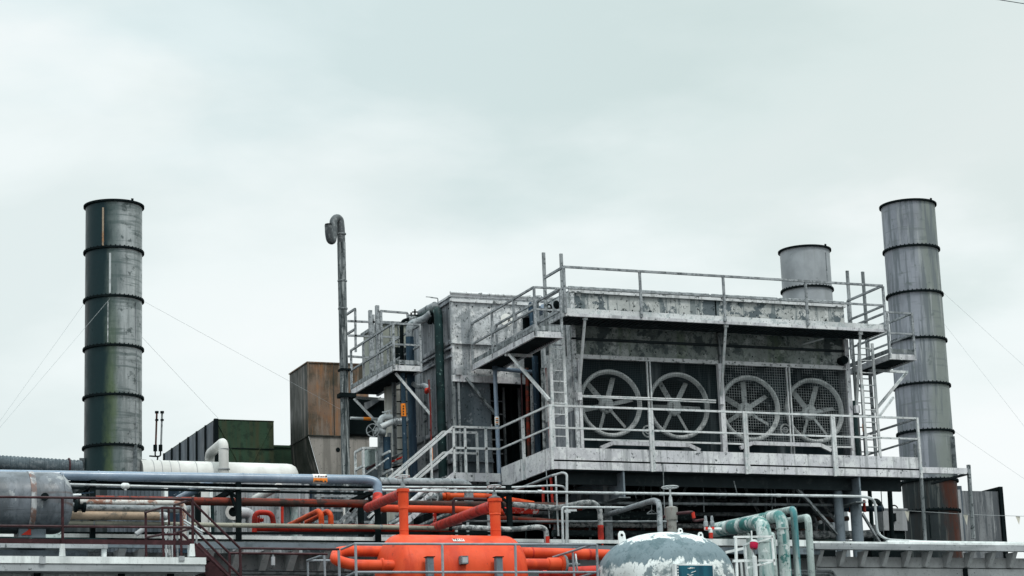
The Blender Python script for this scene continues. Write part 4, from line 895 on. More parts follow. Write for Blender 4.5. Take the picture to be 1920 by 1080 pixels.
def small_stair():
    t = T('short_stair', 'short grey railed steps at the foot of the vent pipe above the blue pipe', 'stair', q(690, 895, 50.8))
    Y = 50.8
    def B(a, b_, w=.05, dy=0, dy2=0, nm='rail'): MB().bar(q(*a, Y+dy), q(*b_, Y+dy2), w, w).build(nm, m_railw, t)
    B((666, 848), (667, 900), nm='post'); B((681, 840), (682, 893), nm='post'); B((666, 848), (681, 840), dy=0, dy2=-.6); B((681, 840), (712, 840)); B((667, 881), (682, 873), dy2=-.6)
    B((711, 857), (713, 900), nm='post'); B((731, 846), (733, 895), nm='post'); B((711, 857), (731, 846), dy2=-.8); B((711, 893), (735, 880), dy2=-.8)
    B((706, 846), (707, 880), nm='post'); B((706, 848), (722, 840))
    for k in range(4): B((676+k*8, 897-k*6), (704+k*8, 877-k*6), .03, dy2=-.9, nm='stringer')
small_stair()
# ---------------------------------------------------------------- pipes on and around the cooler housing
m_frostred = wmat('stained_pale_pipe', (.40, .37, .37), [('streak', hexc('7c2a28'), 7, .55, .05, .8), ('blotch', K, 9, .58, .05, .8)], rough=.7)
m_burgred = wmat('dull_red_pipe', hexc('6e2622'), [('blotch', hexc('46201d'), 6, .55, .06, .8)], rough=.6, grime=.3)
def cooler_pipes():
    X_ = AX-.22
    # tall dark teal riser with bend at the top
    a = qx(822, 596, X_)
    pipe('tall dark teal riser with peeling flecks on the side of the cooler housing', [Vector((X_, a.y, 7.3)), Vector((X_, a.y, qx(822, 578, X_).z)), qx(800, 588, X_)+Vector((0, .7, 0)), qx(788, 594, X_)+Vector((0, .75, 0))], .105, m_teal, .25)
    p = qx(822, 571, X_); v = T('bleed_valve', 'little bent bleed tube on top of the teal riser bend', 'valve', p)
    MB().tube([Vector((X_, a.y, p.z-.05)), Vector((X_, a.y, p.z+.16)), Vector((X_-.18, a.y, p.z+.17))], .014, 8, .03).build('tube', m_strut, v)
    MB().bar((X_-.3, a.y, p.z+.18), (X_-.12, a.y, p.z+.175), .02, .015).build('lever', m_strut, v)
    # thick lagged stub above
    pipe('thick frosted stub pipe lying over the roof bends of the cooler housing', [q(789, 588, 51), q(816, 573, 50.3)], .10, m_greypipe, 0, bands=((0, .5, .05),))
    # blue riser with long bend
    br = pipe('thick worn blue riser with a grey swept top bend beside the cooler housing', [q(777, 930, 50.3), q(768, 632, 50.3)], .098, m_bluedk, 0)
    MB().tube(rnd([q(768, 632, 50.3), q(768, 612, 50.3), q(775, 605, 50.4), q(795, 600, 50.3), q(808, 588, 50.1)], .22), .096, 14).build('swept_bend', m_greypipe, br)
    vb = T('valve_cluster', 'cluster of small rusted valves on the roof pipes against the sky', 'valve', q(775, 600, 51))
    for px, py, h in ((771, 586, 10), (778, 580, 18), (784, 586, 8)):
        MB().tube([q(px, 600, 51), q(px, py, 51)], .022, 8).build('stem', m_black, vb)
        MB().bar(q(px-5, py+5, 51), q(px+5, py+5, 51), .03, .03).build('lever', m_black, vb)
    MB().tube([q(753, 614, 51), q(754, 602, 51), q(770, 597, 51), q(786, 600, 51)], .04, 8, .1).build('branch', m_black, vb)
    MB().cyl(q(766, 597, 51), q(778, 598, 51), .07, 10).build('body', m_strut, vb)
    p = q(811, 597, 50.2); MB().lathe(p-Vector((.12,0,0)), (1,0,0), [(.08, 0), (.15, .03), (.15, .09), (.1, .1), (.1, .16), (.15, .17), (.15, .23), (.05, .24)], 14).build('flanged_body', m_black, vb)
    pipe('dark slim pipe hanging behind the landing rails beside the blue riser', [q(753, 612, 50.9), q(755, 780, 50.9)], .05, m_black, 0)
    # slim blue pipe with orange sticker
    pp = pipe('slim blue pipe with a tall orange sticker under the left landing', [q(755, 700, 50), q(757, 760, 50), q(761, 930, 50)], .055, m_bluedk, .1)
    MB().tube([q(756.2, 757, 50), q(757, 781, 50)], .062, 14).build('orange_sticker', m_labelo, pp)
    for k in range(4): p = q(756.5, 761+k*5, 49.93); MB().box((p.x-.014, p.y-.002, p.z-.02), (p.x+.016, p.y+.01, p.z+.012)).build('sticker_mark', m_ink, pp)
    # thin red riser
    rp = pipe('thin red riser with an orange sticker at the cooler housing side', [q(804, 712, 49.35), q(807, 760, 49.3), q(811, 930, 49.2)], .02, m_burgred, .05)
    MB().tube([q(809.3, 840, 49.25), q(810.3, 868, 49.25)], .024, 12).build('orange_sticker', m_labelo, rp)
    pipe('crusted bend pipe with a red end entering the cooler housing', [q(775, 720, 50.2), q(785, 726, 50.0), q(797, 722, 49.7), q(806, 733, 49.4)], .06, m_greypipe, .1)
    rc = T('red_cone', 'red painted funnel piece at the end of the crusted bend pipe', 'fitting', q(803, 732, 49.4)); MB().lathe(q(798, 729, 49.5), q(808, 738, 49.4)-q(798, 729, 49.5), [(.03, 0), (.09, .06), (.09, .09), (.02, .14)], 14).build('cone', m_red, rc)
    # light blue pipe in front of the recess, with sticker
    lb = pipe('light blue pipe bent at right angles in front of the dark recess', [q(1000, 698, 48.9), q(929, 691, 48.9), q(928, 700, 48.9), q(937, 908, 48.6)], .05, m_blue, .08)
    MB().tube([q(931.5, 782, 48.78), q(932.3, 798, 48.76)], .055, 12).build('label', m_label, lb)
    for k in range(4): p = q(932, 784.5+k*3.6, 48.7); MB().box((p.x-.035, p.y-.003, p.z-.012), (p.x+.028, p.y+.006, p.z+.01)).build('label_mark', m_ink if k % 2 else m_labelo, lb)
    for i in range(2): p = q(928+i*.0+i*0, 691, 48.9); MB().lathe(p-Vector((0,0,.05)), (0,0,1), [(.05, 0), (.065, .005), (.065, .1), (.05, .105)], 12).build('elbow_collar', m_blue, lb)
    # recess pipes between cooler and fan unit
    Y = 48.9
    pipe('rust orange pipe standing in the dark recess', [q(988, 690, Y), q(990, 790, Y), q(994, 905, Y)], .045, m_rustpipe, 0)
    pipe('thin rusty rod beside the orange pipe in the recess', [q(977, 690, Y), q(983, 905, Y)], .018, m_burg, 0)
    pipe('dark blue pipe with peeling patches in the recess next to the ladder', [q(1003, 668, Y-.3), q(1011, 890, Y-.3)], .075, m_bluedk, 0)
    pipe('pale slim pipe in the recess behind the ladder', [q(998, 720, Y+.3), q(1001, 890, Y+.3)], .05, m_wallA, 0)
    pipe('frosted thin pipe nearest to the ladder in the recess', [q(1017, 690, 48), q(1022, 880, 48)], .04, m_frost, 0)
    pipe('red and white stained pipe right behind the ladder stile', [q(1024, 690, 46.9), q(1033, 860, 46.5)], .026, m_frostred, 0)
    # valves at the landing top
    bv = T('blue_gate_valve', 'blue flanged gate valve with a flat handwheel behind the landing rails', 'valve', q(1008, 580, 48))
    MB().lathe(q(1008, 592, 48), (0,0,1), [(.06, 0), (.12, .02), (.12, .06), (.07, .08), (.08, .16), (.05, .24), (.02, .26), (.02, .34)], 16).build('body', m_bluedk, bv)
    handwheel(bv, q(1008, 557, 48), (0, .1, 1), .1, m_plate)
    MB().tube([q(994, 592, 48), q(995, 568, 48), q(998, 620, 47.9)], .05, 10, .05).build('branch', m_bluedk, bv)
    MB().tube([q(996, 590, 48.1), q(1012, 588, 47.8), q(1018, 574, 47.4)], .055, 10, .08).build('sweep_bend', m_blue, bv)
    MB().bar(q(988, 562, 48), q(1000, 559, 48), .03, .05).build('lever', m_strut, bv)
    cw = T('black_chain_wheel', 'black spoked wheel hanging on the fan unit side wall', 'valve', q(1029, 578, 47.4)); mb = MB().torus(q(1030, 578, 47.4), (.5,-.9,0), .09, .02, 20, 6); mb.bar(q(1027, 578, 47.4), q(1034, 578, 47.4), .03, .03); mb.build('wheel', m_black, cw)
    MB().lathe(q(1041, 572, 47.2), (.5,-.9,0), [(.03, 0), (.1, .02), (.1, .06), (.02, .08)], 14).build('bonnet', m_black, cw)
    # distillation column and its valves, under the left landing
    co_ = T('pale_column', 'pale vertical process column with rungs standing behind the blue risers', 'column', q(745, 900, 51.8))
    p0 = q(745, 900, 52); r = 25/ppm(p0); MB().lathe((p0.x+.05, 52, 7.1), (0,0,1), [(r, 0), (r, q(745, 715, 52).z-7.1), (r*.8, q(745, 708, 52).z-7.1)], 28).build('shell', wmat('column_cream', (.40, .40, .37), [('streak', (.26, .25, .20), 4, .55, .08, .7), ('blotch', (.2, .2, .19), 5, .62, .05, .6)], rough=.5), co_)
    for px in (737, 740): MB().bar(q(px, 715, 51.3), q(px+3, 900, 51.3), .06, .06).build('frame_leg', m_strut, co_)
    for py in (731, 753, 776, 798, 821, 843): MB().bar(q(740, py, 51.3), q(764, py, 51.3), .025, .025).build('rung', m_black, co_)
    ub = T('cream_roof_box', 'pale boxy air handler with dark slots behind the left landing rails', 'air handler', q(742, 700, 54))
    a = q(716, 620, 54); b_ = q(775, 704, 54); zt = q(735, 603, 54).z
    MB().box((a.x, 54, b_.z), (b_.x, 55.5, q(735, 609, 54).z)).build('body', wmat('airbox_olive', (.27, .285, .25), [('streak', (.18, .19, .165), 5, .55, .08, .6)], rough=.6), ub)
    MB().box((a.x-.05, 53.95, q(735, 609, 54).z), (b_.x+.05, 55.6, zt)).build('lid', m_strut, ub)
    for py in (655, 668): p = q(735, py, 53.98); MB().box((a.x+.3, 53.96, p.z-.1), (b_.x-.05, 53.995, p.z+.06)).build('slot', m_black, ub)
    for px in (733, 748): p = q(px, 650, 53.97); MB().box((p.x-.015, 53.97, b_.z), (p.x+.015, 53.999, zt-.1)).build('seam', m_strut, ub)
    # grey bypass pipework with handwheels
    bp = T('bypass_pipework', 'white looped bypass pipework with two spoked handwheels under the left landing', 'pipework', q(735, 830, 50.6))
    Y = 50.6
    MB().tube([q(735, 783, Y), q(718, 782, Y), q(712, 790, Y), q(717, 802, Y), q(722, 800, Y)], .075, 12, .16).build('loop', m_conduit, bp)
    MB().tube([q(714, 801, Y-.2), q(738, 790, Y-.2), q(764, 788, Y-.2)], .07, 12, .1).build('cross_pipe', m_conduit, bp)
    MB().tube([q(704, 808, Y-.2), q(722, 812, Y-.2)], .09, 12).build('valve_body', m_plate, bp)
    handwheel(bp, q(699, 807, Y-.35), (-.5,-1,.0), .15, m_greypipe, 5); handwheel(bp, q(744, 789, Y-.35), (.2,-1,0), .09, m_greypipe, 5)
    MB().tube([q(713, 812, Y), q(714, 900, Y)], .07, 12).build('leg_pipe', m_plate, bp)
    MB().tube([q(724, 820, Y), q(726, 880, Y)], .1, 12).build('leg_pipe', m_bluedk, bp)
    MB().tube([q(730, 812, Y), q(731, 900, Y)], .05, 12).build('leg_pipe', m_greypipe, bp)
    for px, py in ((722, 773), (730, 771)): MB().tube([q(px, 782, Y), q(px, py-2, Y)], .02, 8).tube([q(px-5, py, Y), q(px+4, py, Y)], .02, 8).build('bleed_tap', m_conduit, bp)
    MB().tube([q(657, 784, 52), q(712, 786, 52)], .035, 8).build('long_pipe', m_conduit, bp)
    MB().tube([q(681, 785, 52), q(695, 785.4, 52)], .039, 8).build('orange_sticker', m_labelo, bp)
    MB().box(q(690, 842, 52), q(706, 880, 52.5)).build('blue_bin', m_greenw, bp)
    for k in range(5): MB().tube([q(715+k*6, 868+k*3, 50.9), q(760+k*3, 846+k*8, 50.5)], .025, 8).build('hose_pipe', (m_plate, m_redw, m_greypipe, m_black, m_plate)[k], bp)
    for k in range(4): MB().tube([q(688+k*9, 880-k*2, 51.4), q(720+k*9, 860-k*2, 51.0)], .03, 8).build('hose_pipe', (m_burg, m_greypipe, m_redw, m_strut)[k], bp)
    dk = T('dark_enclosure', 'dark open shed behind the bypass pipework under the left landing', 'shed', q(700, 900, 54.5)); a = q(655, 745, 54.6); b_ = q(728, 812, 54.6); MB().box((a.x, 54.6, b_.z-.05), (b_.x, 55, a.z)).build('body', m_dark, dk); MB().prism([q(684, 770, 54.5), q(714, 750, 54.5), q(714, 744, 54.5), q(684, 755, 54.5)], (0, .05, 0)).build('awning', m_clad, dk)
    # right end risers beside the right ladder
    pipe('dark teal riser at the right end of the fans', [q(1600, 752, 46.55), q(1610, 860, 46.45)], .055, m_teal, 0)
    g = pipe('slim blue grey riser with an orange sticker at the right ladder', [q(1612, 724, 47.2), q(1616, 723, 47.2), q(1624, 858, 47.2)], .045, m_bluedk, .05)
    MB().tube([q(1620.2, 795, 47.2), q(1621, 809, 47.2)], .05, 12).build('orange_sticker', m_labelo, g)
cooler_pipes()

# ---------------------------------------------------------------- pipe rack on the roof edge
def pipe_rack():
    t = T('pipe_rack', 'black steel pipe rack posts and beams standing along the roof edge', 'pipe rack', q(448, 1015, YR))
    zt = q(448, 905, YR).z; zb = 7.15
    for px, y0, y1 in ((175, 896, 1006), (448, 904, 1016), (709, 935, 1015), (955, 909, 1003)):
        p = q(px, y0, YR); e = q(px, y1, YR); MB().box((p.x-.05, YR, zb), (p.x+.05, YR+.1, p.z)).build('post', m_black, t)
    for px, y0 in ((372, 905), (677, 915)):
        p = q(px, y0, YR+2.2); MB().box((p.x-.055, YR+2.2, zb), (p.x+.055, YR+2.3, p.z)).build('post', m_black, t)
    a = q(135, 900, YR); b_ = q(700, 909, YR); MB().box((a.x, YR+.12, a.z-.05), (b_.x, YR+.2, a.z+.01)).build('beam', m_black, t)
    MB().box((a.x, YR+.5, a.z-.1), (b_.x, YR+.56, a.z-.06)).build('beam', m_black, t)
    for px in (175, 448, 709, 955):
        p = q(px, 902, YR); MB().bar((p.x, YR+.1, zt-.08), (p.x, YR+2.4, zt-.08), .08, .1).build('cross_beam', m_black, t)
        MB().bar((p.x-.01, YR+.14, zt-.55), (p.x-.01, YR+.6, zt-.15), .05, .05).build('knee_brace', m_black, t)
    for px in (448, 955):
        p = q(px, 905, YR); MB().bar((p.x-.05, YR+.05, zt-.28), (p.x-.4, YR+.05, zt-.03), .05, .05, (0,1,0)).build('knee_brace', m_black, t)
    for y0, Yk, px0, px1 in ((910, YR+.3, 700, 960),):
        MB().bar(q(px0, 910, Yk), q(px1, 912, Yk), .05, .06).build('beam', m_black, t)
    a = q(0, 996, YR); MB().bar(q(120, 1000, YR+.2), q(960, 1000, YR+.2), .06, .05).build('ground_beam', m_black, t)
    return t
pipe_rack()
def rack_pipes():
    Y = YR
    bp = pipe('long blue grey pipe along the top of the rack bending down into the red header', [q(-60, 889, Y+.05), q(690, 899.5, Y+.05), q(708, 905, Y+.0), q(708, 935, Y-.05)], .097, m_blue, .17, seg=20, bands=((0, .31, .03), (0, .672, .03), (2, .5, .012)), fmat=m_blue)
    a = q(585, 898, Y+.05); b_ = q(611, 898.4, Y+.05)
    MB().tube([a, b_], .1, 24).build('label', m_label, bp)
    MB().prism([Vector((a.x, Y-.054, a.z-.075)), Vector((b_.x, Y-.054, a.z-.075)), Vector((b_.x, Y-.058, a.z+.005)), Vector((a.x, Y-.058, a.z+.005))], (0, .004, 0)).build('label_band', m_labelo, bp)
    for u, wd, hh, up_, m_ in ((.12, .03, .012, .045, m_fascia), (.35, .022, .03, .045, m_ink), (.5, .05, .012, .045, m_fascia), (.72, .02, .02, .045, m_inkr), (.86, .03, .03, .045, m_ink)):
        x = a.x+(b_.x-a.x)*u; MB().box((x, Y-.062, a.z+up_-hh/2), (x+wd, Y-.04, a.z+up_+hh/2)).build('label_mark', m_, bp)
    for u, wd in ((.06, .03), (.18, .06), (.42, .05), (.58, .025), (.78, .04)):
        x = a.x+(b_.x-a.x)*u; MB().box((x, Y-.0615, a.z-.072), (x+wd, Y-.045, a.z-.045)).build('label_mark', m_ink, bp)
    pipe('grey weathered pipe continuing behind the blue pipe and bending down over the orange pipes', [q(712, 904, Y+.9), q(862, 906, Y+.9), q(879, 911, Y+.9), q(879, 950, Y+.9)], .10, m_greypipe, .2, seg=18)
    # conduits
    jb = pipe('white conduit with a cast junction box running under the blue pipe', [q(125, 908, Y-.03), q(445, 916, Y-.03), q(520, 917, Y-.03)], .024, m_conduit, 0, name='conduit', cat='conduit')
    p = q(235, 911, Y-.03); MB().lathe(p-Vector((.09,0,0)), (1,0,.0), [(.025, 0), (.055, .03), (.06, .05), (.06, .13), (.055, .15), (.025, .18)], 12).build('junction_box', m_white, jb); MB().cyl(p-Vector((0,0,.09)), p, .03, 8).build('gland', m_conduit, jb)
    pipe('thin pale conduit from the rack middle to beneath the blue elbow', [q(520, 917, Y+.1), q(705, 918, Y+.1)], .022, m_conduit, 0, name='conduit', cat='conduit')
    c2 = pipe('long pale conduit crossing the whole dark space under the fan platform', [q(690, 919, Y-.02), q(960, 922, Y-.02), q(1560, 930, Y-.02), q(1622, 931, Y-.02), q(1640, 937, Y-.02), q(1645, 1000, Y-.02), q(1662, 1012, Y-.02), q(1735, 1016, Y-.02), q(1960, 1021, Y-.02)], .03, m_conduit, .14, name='conduit', cat='conduit')
    for px, py in ((1012, 922), (1240, 926), (1460, 929), (1155, 925)): p = q(px, py, Y-.02); MB().cyl(p-Vector((.05,0,0)), p+Vector((.05,0,0)), .04, 10).build('coupling', m_conduit, c2)
    pipe('thin conduit above the long one ending in a bend beside the pale uprights', [q(700, 913, Y+.2), q(960, 914, Y+.2), q(1040, 910, Y+.1), q(1058, 912, Y+.1), q(1063, 925, Y+.1), q(1065, 1030, Y+.1)], .022, m_conduit, .14, name='conduit', cat='conduit')
    pipe('bent tall conduit hoop standing beside the rack end', [q(1036, 892, Y+.5), q(1055, 886, Y+.1), q(1063, 889, Y+.0), q(1062, 1035, Y+.0)], .026, m_conduit, .15, name='conduit', cat='conduit')
    pipe('straight slim conduit upright below the platform corner', [q(1042, 892, Y+.3), q(1047, 1005, Y+.3)], .02, m_conduit, 0, name='conduit', cat='conduit')
    pipe('rising conduit slanting up to the platform corner', [q(890, 950, Y+2.5), q(1040, 890, Y+.5)], .03, m_plate, 0, name='conduit', cat='conduit')
    fr = pipe('short pale conduit frame with a perforated bracket at the rack end', [q(1056, 1035, Y-.2), q(1054, 955, Y-.2), q(1056, 951, Y-.2), q(1190, 952, Y-.2)], .026, m_conduit, .03, name='conduit', cat='conduit')
    a = q(1058, 957, Y-.22); MB().box((a.x, a.y-.02, a.z-.05), (a.x+.14, a.y, a.z+.01)).build('bracket', m_conduit, fr); MB().box((a.x+.05, a.y-.018, a.z-.02), (a.x+.28, a.y-.002, a.z+.025)).build('bracket_bar', m_conduit, fr)
    # red, rusty and tan pipes in the rack
    pipe('long rust red pipe with a dark underside spanning the middle of the rack', [q(178, 937, Y+.6), q(700, 945, Y+.6), q(1090, 950, Y+.6)], .085, m_rustpipe, 0, seg=18, bands=((0, .2, .02), (0, .52, .05), (0, .8, .02)), fmat=m_rustpipe)
    pipe('white pipe blistered with rust bending down beside the burgundy railing', [q(150, 941, Y-.5), q(330, 943, Y-.5), q(345, 947, Y-.5), q(346, 1030, Y-.5)], .05, m_rustwhite, .12)
    pipe('dull grey pipe below the rusting white one', [q(120, 952, Y-.1), q(356, 955, Y-.1)], .075, m_greypipe, 0, seg=16, bands=((0, .23, .05), (0, .7, .03)), fmat=m_strut)
    cp = pipe('tan pipe with rust on top and a rounded blind cap', [q(110, 966, Y-.2), q(306, 968, Y-.2)], .082, m_tanrust, 0, seg=18)
    e = q(298, 968, Y-.2); MB().lathe(e, (1,0,0), [(.083, 0), (.085, .01), (.085, .12), (.075, .16), (.045, .185), (0, .19)], 18).build('end_cap', m_wallA, cp)
    pipe('long slim tan pipe at knee height along the rack', [q(110, 980, Y-.15), q(480, 985.5, Y-.15), q(700, 988, Y-.15), q(846, 991, Y-.15)], .047, m_tan, 0, bands=((0, .17, .03), (1, .55, .02), (2, .08, .05)), fmat=m_strut)
    gv = T('gate_valve', 'black flanged gate valve between the grey tank and the rusty pipe', 'valve', q(150, 948, Y-.4))
    p = q(150, 949, Y-.45); MB().lathe(p-Vector((.12,0,0)), (1,0,0), [(.04, 0), (.12, .01), (.12, .06), (.07, .08), (.07, .16), (.12, .17), (.12, .22), (.04, .24)], 14).build('body', m_black, gv); MB().tube([q(120, 943, Y-.45), p], .045, 10).build('inlet', m_plate, gv)
    MB().tube([p, q(150, 930, Y-.45)], .03, 8).build('stem', m_black, gv); MB().bar(q(148, 926, Y-.45), q(176, 923, Y-.45), .04, .025).build('lever', m_bluedk, gv); MB().tube([q(128, 929, Y-.45), q(152, 928, Y-.45)], .03, 8).build('inlet', m_conduit, gv)
    # frosted end of the tan pipe
    fp = pipe('frost crusted grey pipe ending in a bend with a red painted foot', [q(846, 988, Y-.1), q(960, 993, Y-.1), q(1010, 988, Y-.1), q(1024, 992, Y-.1), q(1025, 1018, Y-.1)], .056, m_frost, .13)
    MB().tube([q(1025, 1006, Y-.1), q(1026, 1034, Y-.1)], .06, 14).build('red_foot', m_red, fp)
    pipe('thin dirty pale pipe with a sticker passing behind the second orange nozzle', [q(850, 977, Y+.5), q(1060, 978, Y+.5), q(1270, 978, Y+.5)], .025, m_plate, 0)
    # red loop, orange diagonals
    pipe('red hoop shaped loop pipe in the middle of the rack', [q(477, 1000, Y+.9), q(477, 960, Y+.9), q(510, 962, Y+.9), q(513, 985, Y+.9)], .055, m_red, .16)
    sv = T('small_red_valve', 'small red lever valve tucked inside the red loop pipe', 'valve', q(488, 975, Y+1)); MB().lathe(q(482, 975, Y+1), (1,0,0), [(.02, 0), (.06, .01), (.06, .03), (.03, .05), (.05, .08), (.03, .12), (.05, .13), (.02, .14)], 12).build('body', m_red, sv); MB().bar(q(486, 967, Y+.95), q(486, 983, Y+.95), .02, .03).build('lever', m_red, sv)
    pipe('thick bright red pipe hidden behind the slim tan pipe', [q(478, 989, Y+1.0), q(850, 992, Y+1.0)], .085, m_red, 0, seg=18, bands=((0, .3, .02), (0, .62, .02)), fmat=m_red)
    o = 0
    pipe('left one of two orange pipes slanting up to a bend over the red pipe', [q(520, 996, Y+4.2), q(597, 958, Y+1.1), q(602, 964, Y+1.0), q(603, 990, Y+1.0)], .058, m_orangep, .11)
    pipe('right one of two orange pipes slanting up to a bend over the red pipe', [q(540, 998, Y+4.2), q(614, 959, Y+1.1), q(620, 965, Y+1.0), q(621, 990, Y+1.0)], .058, m_orangep, .11)
    pipe('short red upright pipe behind the rust red rack pipe', [q(529, 938, Y+1.6), q(529, 985, Y+1.6)], .032, m_red, 0)
    # white pieces behind
    pipe('white lagged pipe with orange letters slanting behind the rack', [q(478, 936, Y+2.4), q(524, 912, Y+1.4)], .085, m_cream, 0, seg=18)
    fl = T('open_pipe_end', 'pale flanged pipe end with a dark open mouth between two black posts', 'pipe', q(440, 970, Y+1.6))
    c = q(438, 960, Y+1.4); d = Vector((-.35, -.93, .0)); MB().lathe(c, -d, [(.10, -.02), (.17, -.02), (.17, .04), (.13, .05), (.13, .7)], 24, False).build('flanged_tube', m_cream, fl); MB().lathe(c, -d, [(.0, .02), (.135, .02)], 20, False).build('mouth', m_dark, fl); MB().tube([q(445, 962, Y+1.8), q(470, 962, Y+1.9), q(474, 1000, Y+1.9)], .12, 14, .2).build('bend', m_cabinet, fl)
    pipe('pale blue lagged pipe slanting up behind the rack', [q(335, 936, Y+2.6), q(392, 905, Y+.9)], .085, m_blue, 0, seg=16)
    pipe('tall cream pipe upright behind the burgundy stair', [q(381, 905, Y+2.9), q(383, 1000, Y+2.9)], .12, m_cream, 0, seg=18)
    pipe('dark teal slim upright next to the cream pipe', [q(398, 945, Y+2.7), q(399, 1000, Y+2.7)], .04, m_teal, 0)
    # vertical stanchion pipes
    for px, lab in ((468, 'grey slim stanchion just left of the red hoop'), (520, 'grey slim stanchion just right of the red hoop'), (567, 'grey slim stanchion under the slanting orange pipes')):
        pipe(lab, [q(px, 912, Y+2.4), q(px, 1000, Y+2.4)], .045, m_greypipe, 0, name='stanchion', cat='stanchion')
    # right part: orange valve line and red pipes
    ov = pipe('orange pipe with a pale flange joining a spoked valve', [q(828, 931, Y+1.3), q(912, 931, Y+1.3), q(1000, 946, Y+1.3)], .075, m_orangep, .2, flanges=((0, .12), (0, .62)), fmat=m_orangep)
    MB().lathe(q(826, 931, Y+1.3)-Vector((.06,0,0)), (1,0,0), [(.05, 0), (.13, .01), (.13, .06), (.05, .07)], 16).build('end_flange', m_plate, ov)
    wv = T('wheel_valve', 'grey valve with a tilted spoked wheel left of the orange flange', 'valve', q(812, 940, Y+1.2)); MB().lathe(q(800, 936, Y+1.25), Vector((1, 0, .1)), [(.03, 0), (.06, .05), (.05, .12), (.1, .16), (.1, .2), (.05, .22)], 14).build('body', m_plate, wv); handwheel(wv, q(808, 933, Y+1.05), (-.5, -1, .1), .15, m_conduit, 5)
    pipe('wide bright red pipe running from the black post to behind the second nozzle', [q(708, 953, Y+.3), q(862, 956, Y+.3), q(945, 960, Y+.6)], .078, m_orange, 0, seg=20)
    pipe('red pipe flaking to white with a blunt rounded end', [q(945, 957, Y+.35), q(1003, 958, Y+.35)], .07, m_redw, 0, seg=18)
    e = q(1003, 958, Y+.35); tag(MB().lathe(e, (1,0,.02), [(.07, 0), (.066, .04), (.045, .075), (0, .085)], 18).build('pipe_end', m_redw), 'blunt white flecked red cap closing the flaking red pipe', 'pipe cap')
    pipe('darker red header under the flaking red pipe', [q(930, 970, Y+.6), q(1000, 975, Y+.6), q(1060, 980, Y+.6)], .06, m_rustpipe, 0)
    pipe('frosted dark crust pipe over the orange line behind the rack end', [q(960, 946, Y+.2), q(1045, 953, Y+.2), q(1095, 942, Y+.2), q(1115, 943, Y+.2), q(1125, 955, Y+.2), q(1127, 1005, Y+.2)], .06, m_frost, .18)
    fo = pipe('red painted foot below the frosted bend beside the white tank', [q(1126, 985, Y+.19), q(1128, 1030, Y+.19)], .064, m_red, 0)
    pipe('thin dark pipe frame around the tilted red pipe', [q(912, 936, Y-.6), q(852, 935, Y-.6), q(850, 940, Y-.6), q(851, 982, Y-.6)], .03, m_burg, .03)
    tv = T('small_tee_valve', 'little grey tee valve on the dark pipe frame beside the tilted red pipe', 'valve', q(845, 985, Y-.6)); MB().lathe(q(845, 995, Y-.6), (0,0,1), [(.03, 0), (.05, .02), (.03, .06), (.05, .1), (.03, .16), (.045, .18), (.02, .24)], 10).build('body', m_black, tv); MB().tube([q(840, 973, Y-.6), q(850, 973, Y-.6)], .03, 8).build('handle', m_conduit, tv); MB().tube([q(846, 985, Y-.6), q(866, 982, Y-.6)], .03, 8).build('branch', m_burg, tv)
    for px, lab in ((1030, 'thin hanging rod left of the conduit hoop'), (1037, 'slim reddish upright below the platform corner')): pass
    pipe('two tone red slim upright under the platform corner', [q(1033, 895, Y+1.6), q(1036, 945, Y+1.6)], .028, m_red, 0)
    pipe('second slim red upright further left under the platform', [q(1018, 910, Y+1.7), q(1019, 944, Y+1.7)], .03, m_red, 0)
    for i, (a, b_, r, mt) in enumerate((((660, 935), (672, 1000), .05, m_strut), ((735, 930), (690, 990), .05, m_strut), ((770, 960), (730, 985), .045, m_strut), ((800, 915), (760, 950), .05, m_beam))):
        pipe(('grey slanting brace left of the first nozzle', 'long grey slanting brace behind the red header', 'short grey slanting brace under the bright red pipe', 'pale slanting stair beam behind the first nozzle')[i], [q(*a, Y+3), q(*b_, Y+2.8)], r, mt, 0, name='brace', cat='brace')
    MBw = MB().prism([q(770, 990, Y+2.4), q(800, 990, Y+2.4), q(880, 955, Y+2.4), q(850, 955, Y+2.4)], (0, .04, 0)); single('sloped_plate', 'worn grey sloping steel plate behind the orange nozzles', 'plate', MBw, m_strut)
    pipe('frosted grey pipe slanting behind the tilted red header', [q(795, 988, Y+1.8), q(850, 965, Y+1.4)], .055, m_frostdk, 0)
    pipe('faded red pipe dropping between the two orange nozzles', [q(815, 960, Y+1.6), q(816, 995, Y+1.6)], .04, m_redw, 0)
rack_pipes()

